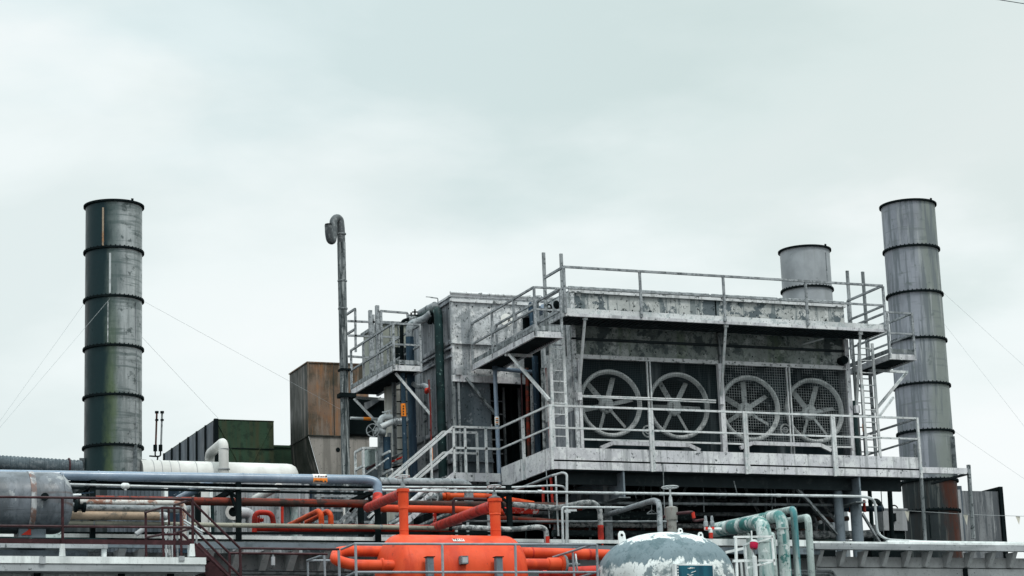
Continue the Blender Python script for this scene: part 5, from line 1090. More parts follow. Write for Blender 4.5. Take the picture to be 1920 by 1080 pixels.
# ---------------------------------------------------------------- under the fan platform
def under():
    Y = 46.4
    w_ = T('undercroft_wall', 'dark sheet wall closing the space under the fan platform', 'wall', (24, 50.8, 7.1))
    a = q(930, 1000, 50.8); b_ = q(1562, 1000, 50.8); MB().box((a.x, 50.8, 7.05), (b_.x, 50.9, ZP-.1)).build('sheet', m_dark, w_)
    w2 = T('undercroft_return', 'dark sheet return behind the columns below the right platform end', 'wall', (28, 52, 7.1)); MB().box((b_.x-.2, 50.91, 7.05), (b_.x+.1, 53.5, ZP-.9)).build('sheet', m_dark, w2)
    pipe('grey pipe stretching under the platform behind the long conduit', [q(1120, 943, Y), q(1560, 947, Y)], .035, m_plate, 0)
    pipe('dark crusted large pipe lying under the platform', [q(1040, 966, Y+1), q(1300, 968, Y+1)], .12, m_frostdk, 0, seg=18)
    pipe('dark crusted pipe behind the green bends', [q(1180, 955, Y+2.4), q(1560, 960, Y+2.4)], .13, m_frostdk, 0, seg=18)
    pipe('white crusted pipe at the feet of the two platform columns', [q(1440, 1003, Y+.8), q(1615, 1003, Y+.8), q(1640, 1000, Y+.7), q(1640, 985, Y+.7)], .10, m_frost, .16, seg=16)
    pipe('dull green pipe low behind the pale green risers', [q(1330, 1016, Y+.9), q(1575, 1015, Y+.9)], .10, wmat('green_grime_pipe', (.10, .14, .125), [('blotch', (.03, .04, .04), 4, .54, .06, .8), ('blotch', (.26, .30, .28), 8, .62, .04, .6)], rough=.7), 0, seg=16)
    pipe('deep blue pipe with an orange clamp passing behind the columns', [q(1545, 954, Y+.9), q(1655, 954, Y+.9)], .07, m_bluedk, 0)
    cl_ = T('orange_clamp', 'orange pipe clamp on the deep blue pipe between the columns', 'clamp', q(1596, 953, Y+.8)); MB().lathe(q(1592, 953, Y+.85), (1,0,0), [(.08, 0), (.1, .01), (.1, .09), (.08, .1)], 14).build('clamp', m_orangep, cl_)
    pipe('rust red pipe half hidden behind the diagonal brace', [q(1530, 973, Y+1.6), q(1565, 975, Y+1.6), q(1590, 972, Y+1.6)], .06, m_rustpipe, 0)
    pipe('teal upright with frosted flecks right of the platform column', [q(1630, 915, Y+.9), q(1637, 1015, Y+.9)], .05, m_teal, 0)
    pipe('dark bend at the right end of the blue pipe', [q(1630, 942, Y+1), q(1645, 938, Y+1), q(1652, 950, Y+1)], .06, m_frostdk, .12)
    for i, (px, py, y1) in enumerate(((1620, 938, 960), (1596, 938, 958))): pipe(('short red hanging drain pipe right of the thick column', 'short red hanging drain pipe left of the thick column')[i], [q(px, py, Y+.3), q(px+1, y1, Y+.3)], .035, m_red, 0, name='red_drain_pipe', cat='pipe')
    # grey pipe over the white tank with hangers
    pipe('worn blue grey pipe bent down into the top of the white tank', [q(1130, 968, Y+.6), q(1180, 952, 43.5), q(1226, 938, 40.2), q(1236, 942, 39.6), q(1238, 1003, 39.5)], .055, m_greypipe, .2)
    # hanging rods and loose cables
    hang = [((1155, 880), (1160, 945), Y+.3), ((1243, 870), (1247, 990), YP-.1), ((1318, 895), (1320, 960), Y), ((1376, 902), (1383, 930), YP), ((1445, 900), (1448, 955), Y), ((1452, 900), (1454, 950), Y), ((1220, 895), (1222, 962), Y), ((1478, 905), (1480, 945), Y+.4), ((1024, 880), (1031, 990), YP)]
    labs = ['thin hanger rod left of the cross girder', 'thin long rod hanging in front of the platform beam by the tank valve', 'thin hanger rod over the tank safety valves', 'slanted thin rod below the platform beam', 'left hanger rod of the pair above the green bends', 'right hanger rod of the pair above the green bends', 'hanger rod with a triangular clevis left of the tank valve', 'thin rod behind the diagonal brace top', 'thin rod hanging in front of the platform left corner']
    for (a, b_, y), lab in zip(hang, labs): single('hanger_rod', lab, 'rod', MB().tube([q(*a, y), q(*b_, y)], .012, 6), m_plate)
    for pts, lab in ((((1212, 890), (1190, 930), (1198, 945)), 'loose dark cable drooping left of the tank valve'), (((1228, 893), (1236, 912), (1240, 925)), 'short loose cable by the tank valve'), (((1492, 903), (1474, 925), (1478, 952)), 'loose cable hanging from the diagonal brace'), (((1440, 905), (1450, 930), (1443, 950)), 'loose cable over the green bends'), (((1512, 905), (1500, 935), (1490, 960)), 'cable slanting across the diagonal brace')):
        single('loose_cable', lab, 'cable', MB().tube(rnd([q(*p, Y+.1) for p in pts], .4), .012, 6), m_plate)
    single('hanger_hoop', 'triangular wire hanger hoop over the tilted grey pipe', 'hanger', MB().tube([q(1213, 963, Y-.1), q(1222, 956, Y-.1), q(1231, 963, Y-.1), q(1213, 963.5, Y-.1)], .012, 6), m_conduit)
    # light roof scraps
    single('white_offcut', 'white sheet offcut leaning between the two platform columns', 'sheet', MB().prism([q(1585, 1011, Y), q(1600, 1013, Y), q(1604, 1020, Y), q(1585, 1020, Y)], (0, .03, 0)), m_white)
    pipe('short white tube end sticking out behind the diagonal brace', [q(1528, 984, Y+.9), q(1539, 979, Y+.5)], .045, m_conduit, 0)
under()

def undercroft_pipework():
    t = T('undercroft_pipework', 'dense tangle of dark pipes and brackets deep under the fan platform', 'pipework', q(1350, 980, 48.5))
    rng = random.Random(3)
    for py, y, r, m_ in ((915, 49.5, .05, m_frostdk), (925, 48.6, .07, m_frostdk), (936, 49.2, .045, m_plate), (950, 49.8, .09, m_frostdk), (962, 48.0, .05, m_plate), (975, 49.0, .10, m_frostdk), (984, 47.6, .06, m_frost), (992, 48.8, .05, m_rustpipe), (1000, 47.4, .08, m_frostdk)):
        x0 = 960+rng.uniform(0, 120); x1 = 1560-rng.uniform(0, 160)
        MB().tube([q(x0, py, y), q((x0+x1)/2, py+2, y), q(x1, py+3, y), q(x1+6, py+14, y-.1), q(x1+7, 1015, y-.1)], r, 12, .14).build('pipe', m_, t)
    for k in range(11):
        px = 985+k*55+rng.uniform(-12, 12); y = 48+rng.uniform(0, 1.6)
        MB().tube([q(px, 895, y), q(px+rng.uniform(-2, 3), 1012, y)], rng.choice((.025, .035, .05)), 8).build('upright', rng.choice((m_plate, m_frostdk, m_strut, m_greypipe)), t)
        a = q(px-9, 930+rng.uniform(0, 50), y-.06); MB().bar(a, a+Vector((.3, 0, 0)), .05, .06).build('bracket', m_plate, t)
    for a, b_ in (((1075, 905), (1120, 990)), ((1290, 905), (1240, 995)), ((1395, 910), (1440, 990))): MB().angle(q(*a, 48.2), q(*b_, 48.0), .07, .015).build('brace', m_strut, t)
    for px, py in ((1085, 930), (1290, 940), (1405, 935), (1345, 925)):
        p = q(px, py, 47.6); MB().lathe(p, (1, 0, 0), [(.05, 0), (.13, .01), (.13, .05), (.07, .06), (.07, .14), (.13, .15), (.13, .19), (.05, .2)], 14).build('flanged_valve', m_greypipe, t)
undercroft_pipework()
def service_frame():
    t = T('service_frame', 'grey steel service frame with slanting stringers behind the rack near the red header', 'frame', q(630, 1000, 47.6))
    Y = 47.6
    for px in (604, 622, 641, 660): MB().bar(q(px, 918, Y), q(px+1, 1003, Y), .055, .055).build('post', m_strut if px % 2 else m_greypipe, t)
    for py in (930, 957, 978): MB().bar(q(590, py, Y-.05), q(700, py+1, Y-.05), .04, .05).build('rail', m_greypipe, t)
    for a, b_ in (((618, 1000), (668, 946)), ((628, 1002), (680, 948)), ((655, 960), (690, 918)), ((668, 962), (700, 922))): MB().bar(q(*a, Y-.4), q(*b_, Y-.4), .04, .07).build('stringer', m_rail, t)
    p = q(646, 955, Y-.1); MB().bar(q(645, 950, Y-.2), q(646, 1000, Y-.2), .03, .06).build('level_gauge', m_label, t)
    for px, r, m_ in ((575, .06, m_cabinet), (583, .03, m_bluedk), (597, .045, m_greypipe), (652, .07, m_strut)): MB().tube([q(px, 908, Y+.3), q(px, 1002, Y+.3)], r, 10).build('upright_pipe', m_, t)
service_frame()

# ---------------------------------------------------------------- white domed tank and its fittings
def dome_tank():
    c0 = q(1247, 1080, 38.9); R_ = 130/ppm(c0); ap = q(1249, 1000, 38.9).z; zc = q(1247, 1087, 38.9).z
    t = T('white_domed_tank', 'white domed upright tank with flaked grey paint on its crown', 'tank', (c0.x, 38.9, 0)); h = ap-zc
    n = 18; prof = [(R_, -zc+.0)]+[(R_*cos(radians(90*k/n))**.82 if k < n else 0, h*sin(radians(90*k/n))) for k in range(n+1)]
    MB().lathe((c0.x, 38.9, zc), (0,0,1), prof, 72).build('shell', m_dome, t)
    MB().lathe((c0.x, 38.9, zc-.3), (0,0,1), [(R_+.001, 0), (R_+.004, .003), (R_+.004, .012), (R_+.001, .015)], 72, False).build('weld_seam', m_white, t)
    def surf(px, py):                                    # point on the shell front
        p = q(px, py, 38.9); dx = p.x-c0.x; z = p.z-zc
        rr = R_ if z < 0 else R_*max(0.02, (1-(z/h)**2))**.41
        return Vector((p.x, 38.9-sqrt(max(0, rr*rr-dx*dx))*.6, p.z))
    for px, py, s in ((1166, 1006, .9), (1276, 997, .6), (1314, 1005, .65)):
        p = q(px, py, 38.9); wd = .075*s
        MB().prism([(p.x-wd, p.y, p.z-.16*s), (p.x-wd, p.y, p.z+.06*s), (p.x-wd*.5, p.y, p.z+.115*s), (p.x+wd*.5, p.y, p.z+.115*s), (p.x+wd, p.y, p.z+.06*s), (p.x+wd*1.4, p.y, p.z-.16*s)], (0, .03, 0)).build('lifting_lug', m_white, t)
        lug = t.children[-1]; MB().cyl((p.x, p.y-.004, p.z+.03*s), (p.x, p.y-.001, p.z+.03*s), .03*s, 14).build('eye', m_dark, lug)
    # blue glazed sight panel, set vertically on a frame
    a = q(1267, 1058, 38.9-R_-.03); b_ = q(1338, 1095, 38.9-R_-.03); y = 38.9-R_-.05
    a = q(1267, 1060, y); b_ = q(1338, 1100, y)
    MB().box((a.x-.02, y, b_.z), (b_.x+.02, y+.12, a.z+.025)).build('panel_frame', m_white, t)
    MB().box((a.x+.02, y-.006, b_.z), (b_.x, y-.001, a.z)).build('sight_panel', m_glass, t)
    for k in range(9):
        x = a.x+.25+random.uniform(0, .16); z = a.z-random.uniform(.02, .3); MB().bar((x-.04, y-.012, z), (x+.05, y-.012, z+.008+random.uniform(-.02, .02)), .01, .014, (0,1,0)).build('paint_fleck', m_white, t)
    for k in range(6): z = a.z-.03-k*.05; MB().box((a.x+.021, y-.012, z-.014), (a.x+.045, y-.0065, z+.01)).build('scale_tick', m_white, t)
    # tall bonnet valve
    v = T('tank_top_valve', 'tall old bonnet valve with a flat handwheel behind the white tank crown', 'valve', q(1260, 1003, 39.8)); p = q(1261, 1010, 39.8); s = 1/ppm(p)
    MB().lathe(p, (0,0,1), [(9*s, 0), (9*s, 34*s), (11*s, 35*s), (12.5*s, 48*s), (12.5*s, 58*s), (9*s, 60*s)], 22).build('body', wmat('valve_rusty_grey', (.24, .24, .225), [('streak', (.20, .04, .035), 3, .63, .05, .8), ('blotch', (.10, .09, .08), 6, .57, .05, .8)], rough=.7), v)
    MB().lathe(p+Vector((0,0,60*s)), (0,0,1), [(4*s, 0), (3.2*s, 18*s), (1.8*s, 20*s), (1.8*s, 38*s)], 12).build('stem', m_conduit, v)
    handwheel(v, p+Vector((0,0,97*s)), (0,.04,1), 15.5*s, m_conduit)
    MB().tube([q(1234, 972, 40.2), q(1268, 963, 39.7), q(1298, 960, 39.6), q(1300, 965, 39.6), q(1300, 972, 39.6)], .03, 10, .05).build('branch_pipe', m_burg, v)
    MB().tube([q(1299, 960, 39.59), q(1301, 972, 39.59)], .034, 10).build('orange_elbow', m_red, v)
    MB().tube([q(1300, 972, 39.6), q(1301, 977, 39.6), q(1322, 974, 39.6)], .025, 8, .05).build('branch_pipe', m_burg, v)
    sv = T('safety_valves', 'pair of small safety valves on a white tee right of the tank crown', 'valve', q(1332, 1012, 39.4))
    for px in (1324, 1336):
        p = q(px, 994, 39.4); MB().lathe(p, (0,0,1), [(.03, 0), (.03, .06), (.045, .07), (.045, .16), (.03, .18), (.03, .24), (.02, .28)], 12).build('valve', m_greypipe, sv); MB().lathe(p+Vector((0,0,.0)), (0,0,1), [(.034, 0), (.04, .01), (.04, .05), (.034, .06)], 12).build('red_collar', m_redw, sv)
    MB().tube([q(1322, 992, 39.4), q(1352, 992, 39.4)], .03, 10).build('tee', m_white, sv); MB().tube([q(1333, 992, 39.4), q(1333, 1016, 39.4)], .035, 10).build('riser', m_white, sv); MB().tube([q(1333, 999, 39.39), q(1333, 1010, 39.39)], .04, 10).build('red_band', m_red, sv)
dome_tank()
def green_pipes():
    y1 = 40.2
    def bendrun(label, px, pytop, back, r, mat, y, bx=None):
        top = q(px, pytop, y); pts = [q(*back[0], back[1])]
        if bx: pts.append(q(*bx[0], bx[1]))
        pts += [Vector((top.x, y, top.z)), Vector((top.x, y, 2))]
        return pipe(label, pts, r, mat, r*2.6, seg=22)
    a = bendrun('large flaking green pipe nearest to the white tank coming from under the platform', 1432, 979, ((1340, 994), 43.2), .148, m_greenp, 39.9)
    b_ = bendrun('large green pipe with dark blotches next to the biggest one', 1466, 966, ((1345, 990), 45.0), .122, m_greenp, 40.6)
    for o, pz in ((a, 1018), (b_, 993)):
        px = 1432 if o is a else 1466; yy = 39.9 if o is a else 40.6; rr = .148 if o is a else .122
        p = q(px, pz, yy); MB().lathe(p, (0,0,1), [(rr+.001, 0), (rr+.012, .005), (rr+.012, .03), (rr+.001, .035)], 22, False).build('weld_ring', m_greenw, o)
    A0 = q(1340, 994, 43.2); A1 = q(1432, 979, 39.9); d = (A0-A1).normalized()
    for u in (.35, .62): MB().lathe(A1.lerp(A0, u), d, [(.149, 0), (.160, .01), (.160, .04), (.149, .05)], 22, False).build('weld_ring', m_greypipe, a)
    bendrun('pale green pipe third from the white tank', 1488, 955, ((1440, 964), 44.6), .072, m_greenw, 40.9)
    bendrun('pale green pipe farthest from the tank with scratched markings', 1515, 970, ((1478, 977), 43.6), .075, m_greenw, 41.1)
    bendrun('slim pale green pipe squeezed behind the big green one', 1449, 1002, ((1420, 1008), 42.6), .05, m_greenw, 40.3)
    bendrun('shaded slim green pipe left of the biggest green pipe', 1403, 1002, ((1385, 1006), 42), .048, m_greenw, 41.2)
    # white caged ladder frame with a red lamp
    t = T('white_ladder_cage', 'white tubular ladder cage standing in front of the green pipes', 'ladder cage', q(1410, 1080, 39))
    Y = 38.95
    def B(a, b_, w=.045, Ya=Y, Yb=Y, nm='tube'): MB().bar(q(*a, Ya), q(*b_, Yb), w, w).build(nm, m_white, t)
    B((1376, 1007), (1450, 1006), .04); B((1379, 1007), (1382, 1085), .045); B((1447, 1006), (1452, 1060), .04); B((1374, 1052), (1412, 1051), .05); B((1422, 1051), (1452, 1051), .04)
    B((1389, 1053), (1392, 1085), .035, Y+.5, Y+.5); B((1396, 1022), (1401, 1080), .045, Y+.3, Y+.3); B((1395, 1022), (1406, 1018), .035, Y+.3, Y+.1); B((1409, 995), (1411, 1045), .022, Y-.05, Y-.05)
    B((1400, 1065), (1426, 1058), .035); B((1426, 1060), (1450, 1052), .03, Y, Y+.4); B((1360, 1036), (1396, 1028), .05, Y+.5, Y+.4); B((1422, 1016), (1447, 1008), .03)
    MB().lathe(q(1417, 1085, Y-.1), (0,0,1), [(.045, 0), (.045, .42), (.03, .43), (.02, .5)], 14).build('pillar', m_white, t)
    l = T('warning_lamp', 'crimson warning lamp with a white cap on the ladder cage', 'lamp', q(1415, 1030, Y-.12)); c = q(1413.5, 1023, Y-.12); d = Vector((.35, -.35, -.75)).normalized(); d = Vector((-.25, -.2, -.95))
    MB().lathe(c-d*.075, d, [(.06, .0), (.083, .02), (.078, .11), (.06, .14), (0, .145)], 20).build('lens', m_lamp, l); MB().lathe(c-d*.10, d, [(0, 0), (.05, .0), (.085, .022), (.086, .05), (.083, .051)], 20).build('cap', m_white, l); MB().tube([c+d*.06, q(1416, 1042, Y-.12)], .015, 8).build('stem', m_plate, l)
green_pipes()

# ---------------------------------------------------------------- orange tank
def orange_tank():
    Y = 39.3; c = q(846, 1081, Y); s = 1/ppm(c); r = 77*s; xa = q(713, 1081, Y).x; xb = q(977, 1081, Y).x; e = .34
    t = T('orange_tank', 'bright orange horizontal pressure tank with dished ends behind the grey railing', 'tank', (c.x, Y, 4)); L_ = xb-xa
    n = 8; prof = [(r*sin(radians(90*k/n))**.75 if k else 0, e-e*cos(radians(90*k/n))) for k in range(n+1)]; prof += [(rr, L_-hh) for rr, hh in reversed(prof)]
    MB().lathe((xa, Y, c.z), (1,0,0), prof, 64, False).build('shell', m_orange, t)
    for u in (e, L_*.5, L_-e): MB().lathe((xa+u-.01, Y, c.z), (1,0,0), [(r+.0005, 0), (r+.003, .004), (r+.003, .014), (r+.0005, .018)], 64, False).build('weld_seam', m_orange, t)
    for px in (755, 927):                                   # nozzles
        top = 917 if px == 755 else 935; b0 = q(px+3, 1012, Y)
        tz = q(px, top, Y).z; x0 = b0.x; rn = 8.6*s if px == 755 else 10*s
        nz = MB().lathe((x0, Y, b0.z), (0,0,1), [(rn, 0), (rn, (tz-b0.z)*.60), (rn*1.12, (tz-b0.z)*.605), (rn*1.12, (tz-b0.z)*.63), (rn*1.08, (tz-b0.z)*.64), (rn*1.17, (tz-b0.z)*.70), (rn*1.17, tz-b0.z-.06), (rn*1.38, tz-b0.z-.055), (rn*1.38, tz-b0.z)], 28).build('nozzle', m_orange, t)
        MB().lathe((x0, Y, b0.z+.16), (0,0,1), [(rn+.0005, 0), (rn+.005, .005), (rn+.005, .018), (rn+.0005, .022)], 28, False).build('weld_ring', m_orange, nz)
        MB().lathe((x0, Y, tz), (0,0,1), [(rn*1.1, 0), (rn*1.1, .03), (.05, .05), (.035, .11), (.018, .12), (.018, .22)], 18).build('bonnet', m_plate, nz)
        handwheel(nz, (x0, Y, tz+.23), (0, .08, 1), 13*s, m_conduit, 5)
    # level box, name plate
    p = q(868, 1051, Y-r); MB().box((p.x-.07, Y-r-.10, p.z-.07), (p.x+.07, Y-r+.03, p.z+.075)).build('gauge_box', m_plate, t); gb = t.children[-1]; MB().box((p.x-.05, Y-r-.105, p.z-.05), (p.x+.055, Y-r-.101, p.z+.05)).build('gauge_face', m_cabinet, gb)
    p = q(860, 1015, Y-.3); ang = 0
    zc_ = p.z-c.z; yy = Y-sqrt(max(0, r*r-zc_**2)); nrm = Vector((0, yy-Y, zc_)).normalized(); zd = nrm.cross(Vector((1,0,0))); zd = zd if zd.z > 0 else -zd
    pc = Vector((q(860, 1015, yy).x, yy, p.z))+nrm*.006
    MB().bar(pc-Vector((.115,0,0)), pc+Vector((.105,0,0)), .09, .006, nrm).build('name_plate', m_label, t); npl = t.children[-1]
    text('TS1', npl, pc+nrm*.008+Vector((-.045,0,0)), .085, (1,0,0), zd, m_ink); text('H', npl, pc+nrm*.008+Vector((.06,0,0)), .085, (1,0,0), zd, m_inkr)
    # U bend at the left, stub pipes at the right
    rp = 10.3*s
    MB().tube([Vector((xa+.5, Y+.35, q(700, 1034, Y+.35).z)), q(632, 1033, Y+.35), q(628, 1050, Y-.3), q(660, 1060, Y-.45), Vector((xa+.4, Y-.45, q(722, 1060, Y-.45).z))], rp, 22, .32).build('u_bend', m_orange, t)
    MB().lathe(Vector((q(713, 1058, Y-.45).x, Y-.45, q(713, 1060, Y-.45).z)), (1,0,0), [(rp, 0), (rp+.03, .02), (rp+.03, .05), (rp, .06)], 22, False).build('reinforcing_pad', m_orange, t)
    ra = pipe('back red orange outlet pipe of the orange tank with chipped paint', [Vector((xb-.2, Y+.4, q(990, 1036, Y+.4).z)), q(1120, 1040, Y+.4), q(1180, 1042, Y+.4)], .105, m_orange, 0, seg=22, bands=((0, .3, .03), (0, .9, .03)), fmat=m_red)
    fp = T('front_outlet', 'short flanged front outlet of the orange tank with a large handwheel', 'valve', q(1020, 1058, Y-.4)); Yf = Y-.42; a = Vector((xb-.15, Yf, q(990, 1058, Yf).z)); L2 = q(1055, 1060, Yf).x-a.x
    MB().lathe(a, (1,0,0), [(.105, 0), (.105, L2*.62), (.125, L2*.64), (.13, L2*.93), (.17, L2*.94), (.17, L2)], 26).build('outlet_tube', m_orange, fp); MB().lathe(a+Vector((L2,0,0)), (1,0,0), [(.175, 0), (.175, .05), (.1, .06), (.06, .08), (.03, .1), (.022, .35)], 22).build('blind_flange', m_plate, fp)
    handwheel(fp, a+Vector((L2+.28, 0, .02)), (.92, -.39, .05), .17, m_conduit, 5)
    pipe('lower red pipe passing under the big handwheel', [q(1015, 1078, Y), q(1125, 1072, Y)], .12, m_red, 0, seg=20)
    for k, (px) in enumerate((803, 932)):
        p = q(px, 1046, Y-r-.05); o = T('support_post', ('left short square grey post with a cap plate in front of the orange tank', 'right short square grey post with a cap plate in front of the orange tank')[k], 'post', (p.x, Y-r-.1, 3)); MB().box((p.x-.06, Y-r-.17, 3), (p.x+.06, Y-r-.05, p.z)).build('shaft', m_sag, o); MB().box((p.x-.08, Y-r-.19, p.z+.001), (p.x+.08, Y-r-.03, p.z+.014)).build('cap_plate', m_black, o)
    # tilted red headers feeding the nozzles
    hd = pipe('tilted red header pipe linking the blue elbow to the first nozzle', [q(690, 952, YR-.4), q(753, 925, Y)], .095, m_red, 0, seg=22)
    MB().lathe(q(690, 952, YR-.4), q(690, 952, YR-.4)-q(753, 925, Y), [(.095, 0), (.085, .05), (.05, .08), (0, .09)], 22, False).build('blind_cap', m_red, hd)
    MB().cyl(q(708, 930, YR-.05), q(708, 945, YR-.3), .105, 20).build('branch', m_red, hd)
    pipe('tilted dull red header pipe running up to the second nozzle', [q(812, 990, YR+.4), q(925, 947, Y)], .10, m_red, 0, seg=22)
    # grey railing in front
    g = T('grey_front_railing', 'slim grey tubular railing in front of the orange tank', 'railing', q(840, 1080, 37.9)); Yg = 37.9
    def B(a, b_, r_=.022, Ya=Yg, Yb=Yg, nm='rail'): MB().tube([q(*a, Ya), q(*b_, Yb)], r_, 8).build(nm, m_gr, g)
    B((664, 1019.5), (1118, 1021)); B((666, 1073), (1118, 1073)); B((640, 1030), (665, 1019.5), Ya=Yg+.8); B((645, 1084), (666, 1073), Ya=Yg+.8)
    for px in (666.5, 829, 966, 1119): B((px, 1021), (px+2, 1100), .025, nm='post')
    B((635, 1032), (637, 1095), .025, Yg+.8, Yg+.8, 'post'); B((1037, 1045), (1108, 1022), .022, Yg+1.2, Yg); B((1074, 1036), (1077, 1090), .022, Yg+.6, Yg+.6, 'post'); B((1060, 1090), (1115, 1074), .02, Yg+1.2, Yg)
m_gr = wmat('grey_tube_paint', (.235, .26, .285), [('blotch', (.36, .38, .40), 6, .58, .06, .6), ('blotch', (.10, .08, .09), 9, .62, .04, .6)], rough=.45)
orange_tank()

# ---------------------------------------------------------------- left foreground: grey tank, burgundy railing and stair
def left_tank():
    Y = 41; c = q(40, 943, Y); r = 58/ppm(c); xb = q(134, 943, Y).x; xa = -1.5
    t = T('grey_horizontal_tank', 'weathered grey horizontal tank with rust patches at the left edge', 'tank', (xb-1.5, Y, c.z-r)); L_ = xb-xa
    n = 8; e = .34; prof = [(r*sin(radians(90*k/n))**.7 if k else 0, e-e*cos(radians(90*k/n))) for k in range(n+1)]
    full = [(rr, hh) for rr, hh in prof]+[(rr, L_-hh) for rr, hh in reversed(prof)]
    MB().lathe((xa, Y, c.z), (1,0,0), full, 56, False).build('shell', m_gtank, t)
    x = q(64, 943, Y-r).x
    MB().lathe((x-.05, Y, c.z), (1,0,0), [(r+.001, 0), (r+.012, .002), (r+.012, .10), (r+.001, .102)], 56, False).build('strap', wmat('strap_rusty', (.40, .41, .42), [('blotch', (.16, .07, .045), 2.2, .52, .05, .9), ('streak', (.12, .13, .14), 6, .56, .06, .7)], rough=.6), t)
    MB().lathe((q(112, 943, Y).x, Y, c.z), (1,0,0), [(r+.0005, 0), (r+.004, .004), (r+.004, .012), (r+.0005, .016)], 56, False).build('weld_seam', m_gtank, t)
    p = q(83, 932, Y-r); MB().lathe((p.x, Y-r+.02, p.z), (0,-1,0), [(.05, 0), (.05, .05), (.07, .055), (.07, .09), (0, .09)], 16).build('port', m_black, t)
    p = q(60, 1000, Y); MB().box((p.x-.28, Y-.25, 6.35), (p.x+.2, Y+.25, c.z-r*.85)).build('saddle', m_sag, t); MB().prism([q(40, 1003, Y-.26), q(58, 990, Y-.26), q(58, 1003, Y-.26)], (0, .02, 0)).build('red_flag', m_red, t)
    b = T('tank_support_beam', 'long grey channel beam on blocks carrying the left tank', 'beam', q(90, 1035, 40.2)); e = q(202, 1024, 40.2); MB().box((-2, 40.2, e.z-.04), (e.x, 40.28, e.z+.05)).build('channel', m_fascia, b); MB().box((-2, 40.285, e.z+.07), (e.x+.01, 41.6, e.z+.15)).build('top_flange', m_teal, b)
    MB().box((-2, 40.5, e.z-.4), (q(165, 1030, 40.5).x, 40.6, e.z-.045)).build('apron', m_sag, b)
    p = q(196, 1036, 40.24); MB().cyl((p.x, 40.3, 6.2), (p.x, 40.3, e.z-.045), .05, 14).build('foot', m_white, b)
    # white low pedestals behind
    for k, (px, mt) in enumerate(((20, m_cream), (95, m_green_sheet))): pass
    gw = T('greenish_panel', 'streaked green panel standing behind the left tank', 'panel', q(110, 1000, 43.5)); a = q(78, 998, 43.2); b2 = q(118, 1004, 43.2); MB().box((a.x, 43.2, 7.1), (b2.x, 43.25, a.z+.02)).build('sheet', m_greenp, gw)
left_tank()
def burgundy():
    Y = 39.05; t = T('burgundy_railing', 'burgundy tubular walkway railing with a broad toe board on the low building', 'railing', q(200, 1042, Y))
    def tube(pts, r=.022, nm='rail', bend=0): MB().tube(pts, r, 8, bend).build(nm, m_burg, t)
    e = 362
    tube([q(-60, 931, Y), q(e, 936, Y)]); tube([q(-60, 985.5, Y), q(e-2, 989, Y)])
    a = q(-60, 1011, Y); b_ = q(358, 1011, Y); MB().box((a.x, Y+.03, q(200, 1020, Y).z), (b_.x, Y+.045, q(200, 1011, Y).z)).build('toe_board', m_burg, t)
    for px, y1 in ((117, 1022), (361, 1022)): tube([q(px, 933, Y), q(px+.5, y1, Y)], .026, 'post')
    for px in (117, 360):
        p = q(px, 1020, Y); z0 = q(px, 1043, Y).z; MB().prism([(p.x-.035, Y-.03, p.z), (p.x+.035, Y-.03, p.z), (p.x+.05, Y-.03, z0), (p.x-.05, Y-.03, z0)], (0, .07, 0)).build('foot_bracket', m_white, t)
    # return rails and back rails of the small landing
    Yb = 41.4
    tube([q(327, 947, Yb), q(361, 936, Y)]); tube([q(327, 1000, Yb), q(361, 990, Y)])
    tube([q(327, 947, Yb), q(327, 1045, Yb)], .024, 'post')
    tube([q(272, 961, 42.2), q(304, 952, 40.9), q(339, 953, 40.9)]); tube([q(273, 960, 42.2), q(274, 1045, 42.2)], .024, 'post'); tube([q(304, 952, 40.9), q(307, 1045, 40.9)], .024, 'post'); tube([q(339, 953, 40.9), q(340, 1045, 40.9)], .024, 'post'); tube([q(316, 955, 41.5), q(317, 985, 41.5)], .022, 'post')
    tube([q(274, 1008, 42.2), q(304, 1002, 40.9), q(344, 1002, 40.9), q(352, 1010, 40.9)])
    s = T('burgundy_stair', 'burgundy railed stair descending to the right from the low building roof', 'stair', q(420, 1080, Y)); 
    def st(pts, r=.022, nm='handrail'): MB().tube(pts, r, 8).build(nm, m_burg, s)
    Y2 = 39.7
    st([q(362, 942, Y), q(450, 1028, Y)]); st([q(362, 991, Y), q(452, 1082, Y)]); st([q(365, 1019, Y), q(440, 1092, Y)])
    st([q(342, 954, 40.9), q(430, 1037, 40.9)]); st([q(343, 1003, 40.9), q(432, 1086, 40.9)])
    st([q(450, 1028, Y), q(452, 1100, Y)], .026, 'post'); st([q(430, 1037, 40.9), q(431, 1100, 40.9)], .024, 'post')
    st([q(450, 1028, Y), q(636, 1030, 38.7)]); st([q(430, 1037, 40.9), q(614, 1039, 40.9)]); st([q(452, 1082, Y), q(560, 1082, Y)])
    MB().bar(q(386, 1060, Y+.3), q(420, 1100, Y+.3), .04, .24).build('stringer', m_burg, s); MB().bar(q(365, 1025, Y+1.6), q(430, 1092, Y+1.6), .04, .22).build('stringer', m_burg, s)
    for k in range(7): a = q(388+k*8, 1052+k*9, Y+.4); MB().box((a.x-.1, Y+.33, a.z), (a.x+.12, Y+1.55, a.z+.03)).build('tread', m_burg, s)
    # bundle of small pipes by the railing landing
    for i, (px, mt, r, lab) in enumerate(((311, m_conduit, .02, 'slim pale riser just right of the second burgundy back post'), (317, m_frost, .03, 'frosted slim riser among the burgundy posts'), (322, m_conduit, .016, 'thin zinc riser among the burgundy posts'), (332, m_plate, .02, 'grey thin riser left of the rusting white bend'), (352, m_conduit, .016, 'thin pale riser under the burgundy corner'), (368, m_conduit, .018, 'thin zinc riser right of the burgundy corner post'))):
        pipe(lab, [q(px, 985, 42.6), q(px+1, 1045, 42.6)], r, mt, 0)
    pipe('short white slanting strut under the tan pipe near the burgundy landing', [q(255, 1002, 43), q(272, 990, 43)], .05, m_cabinet, 0)
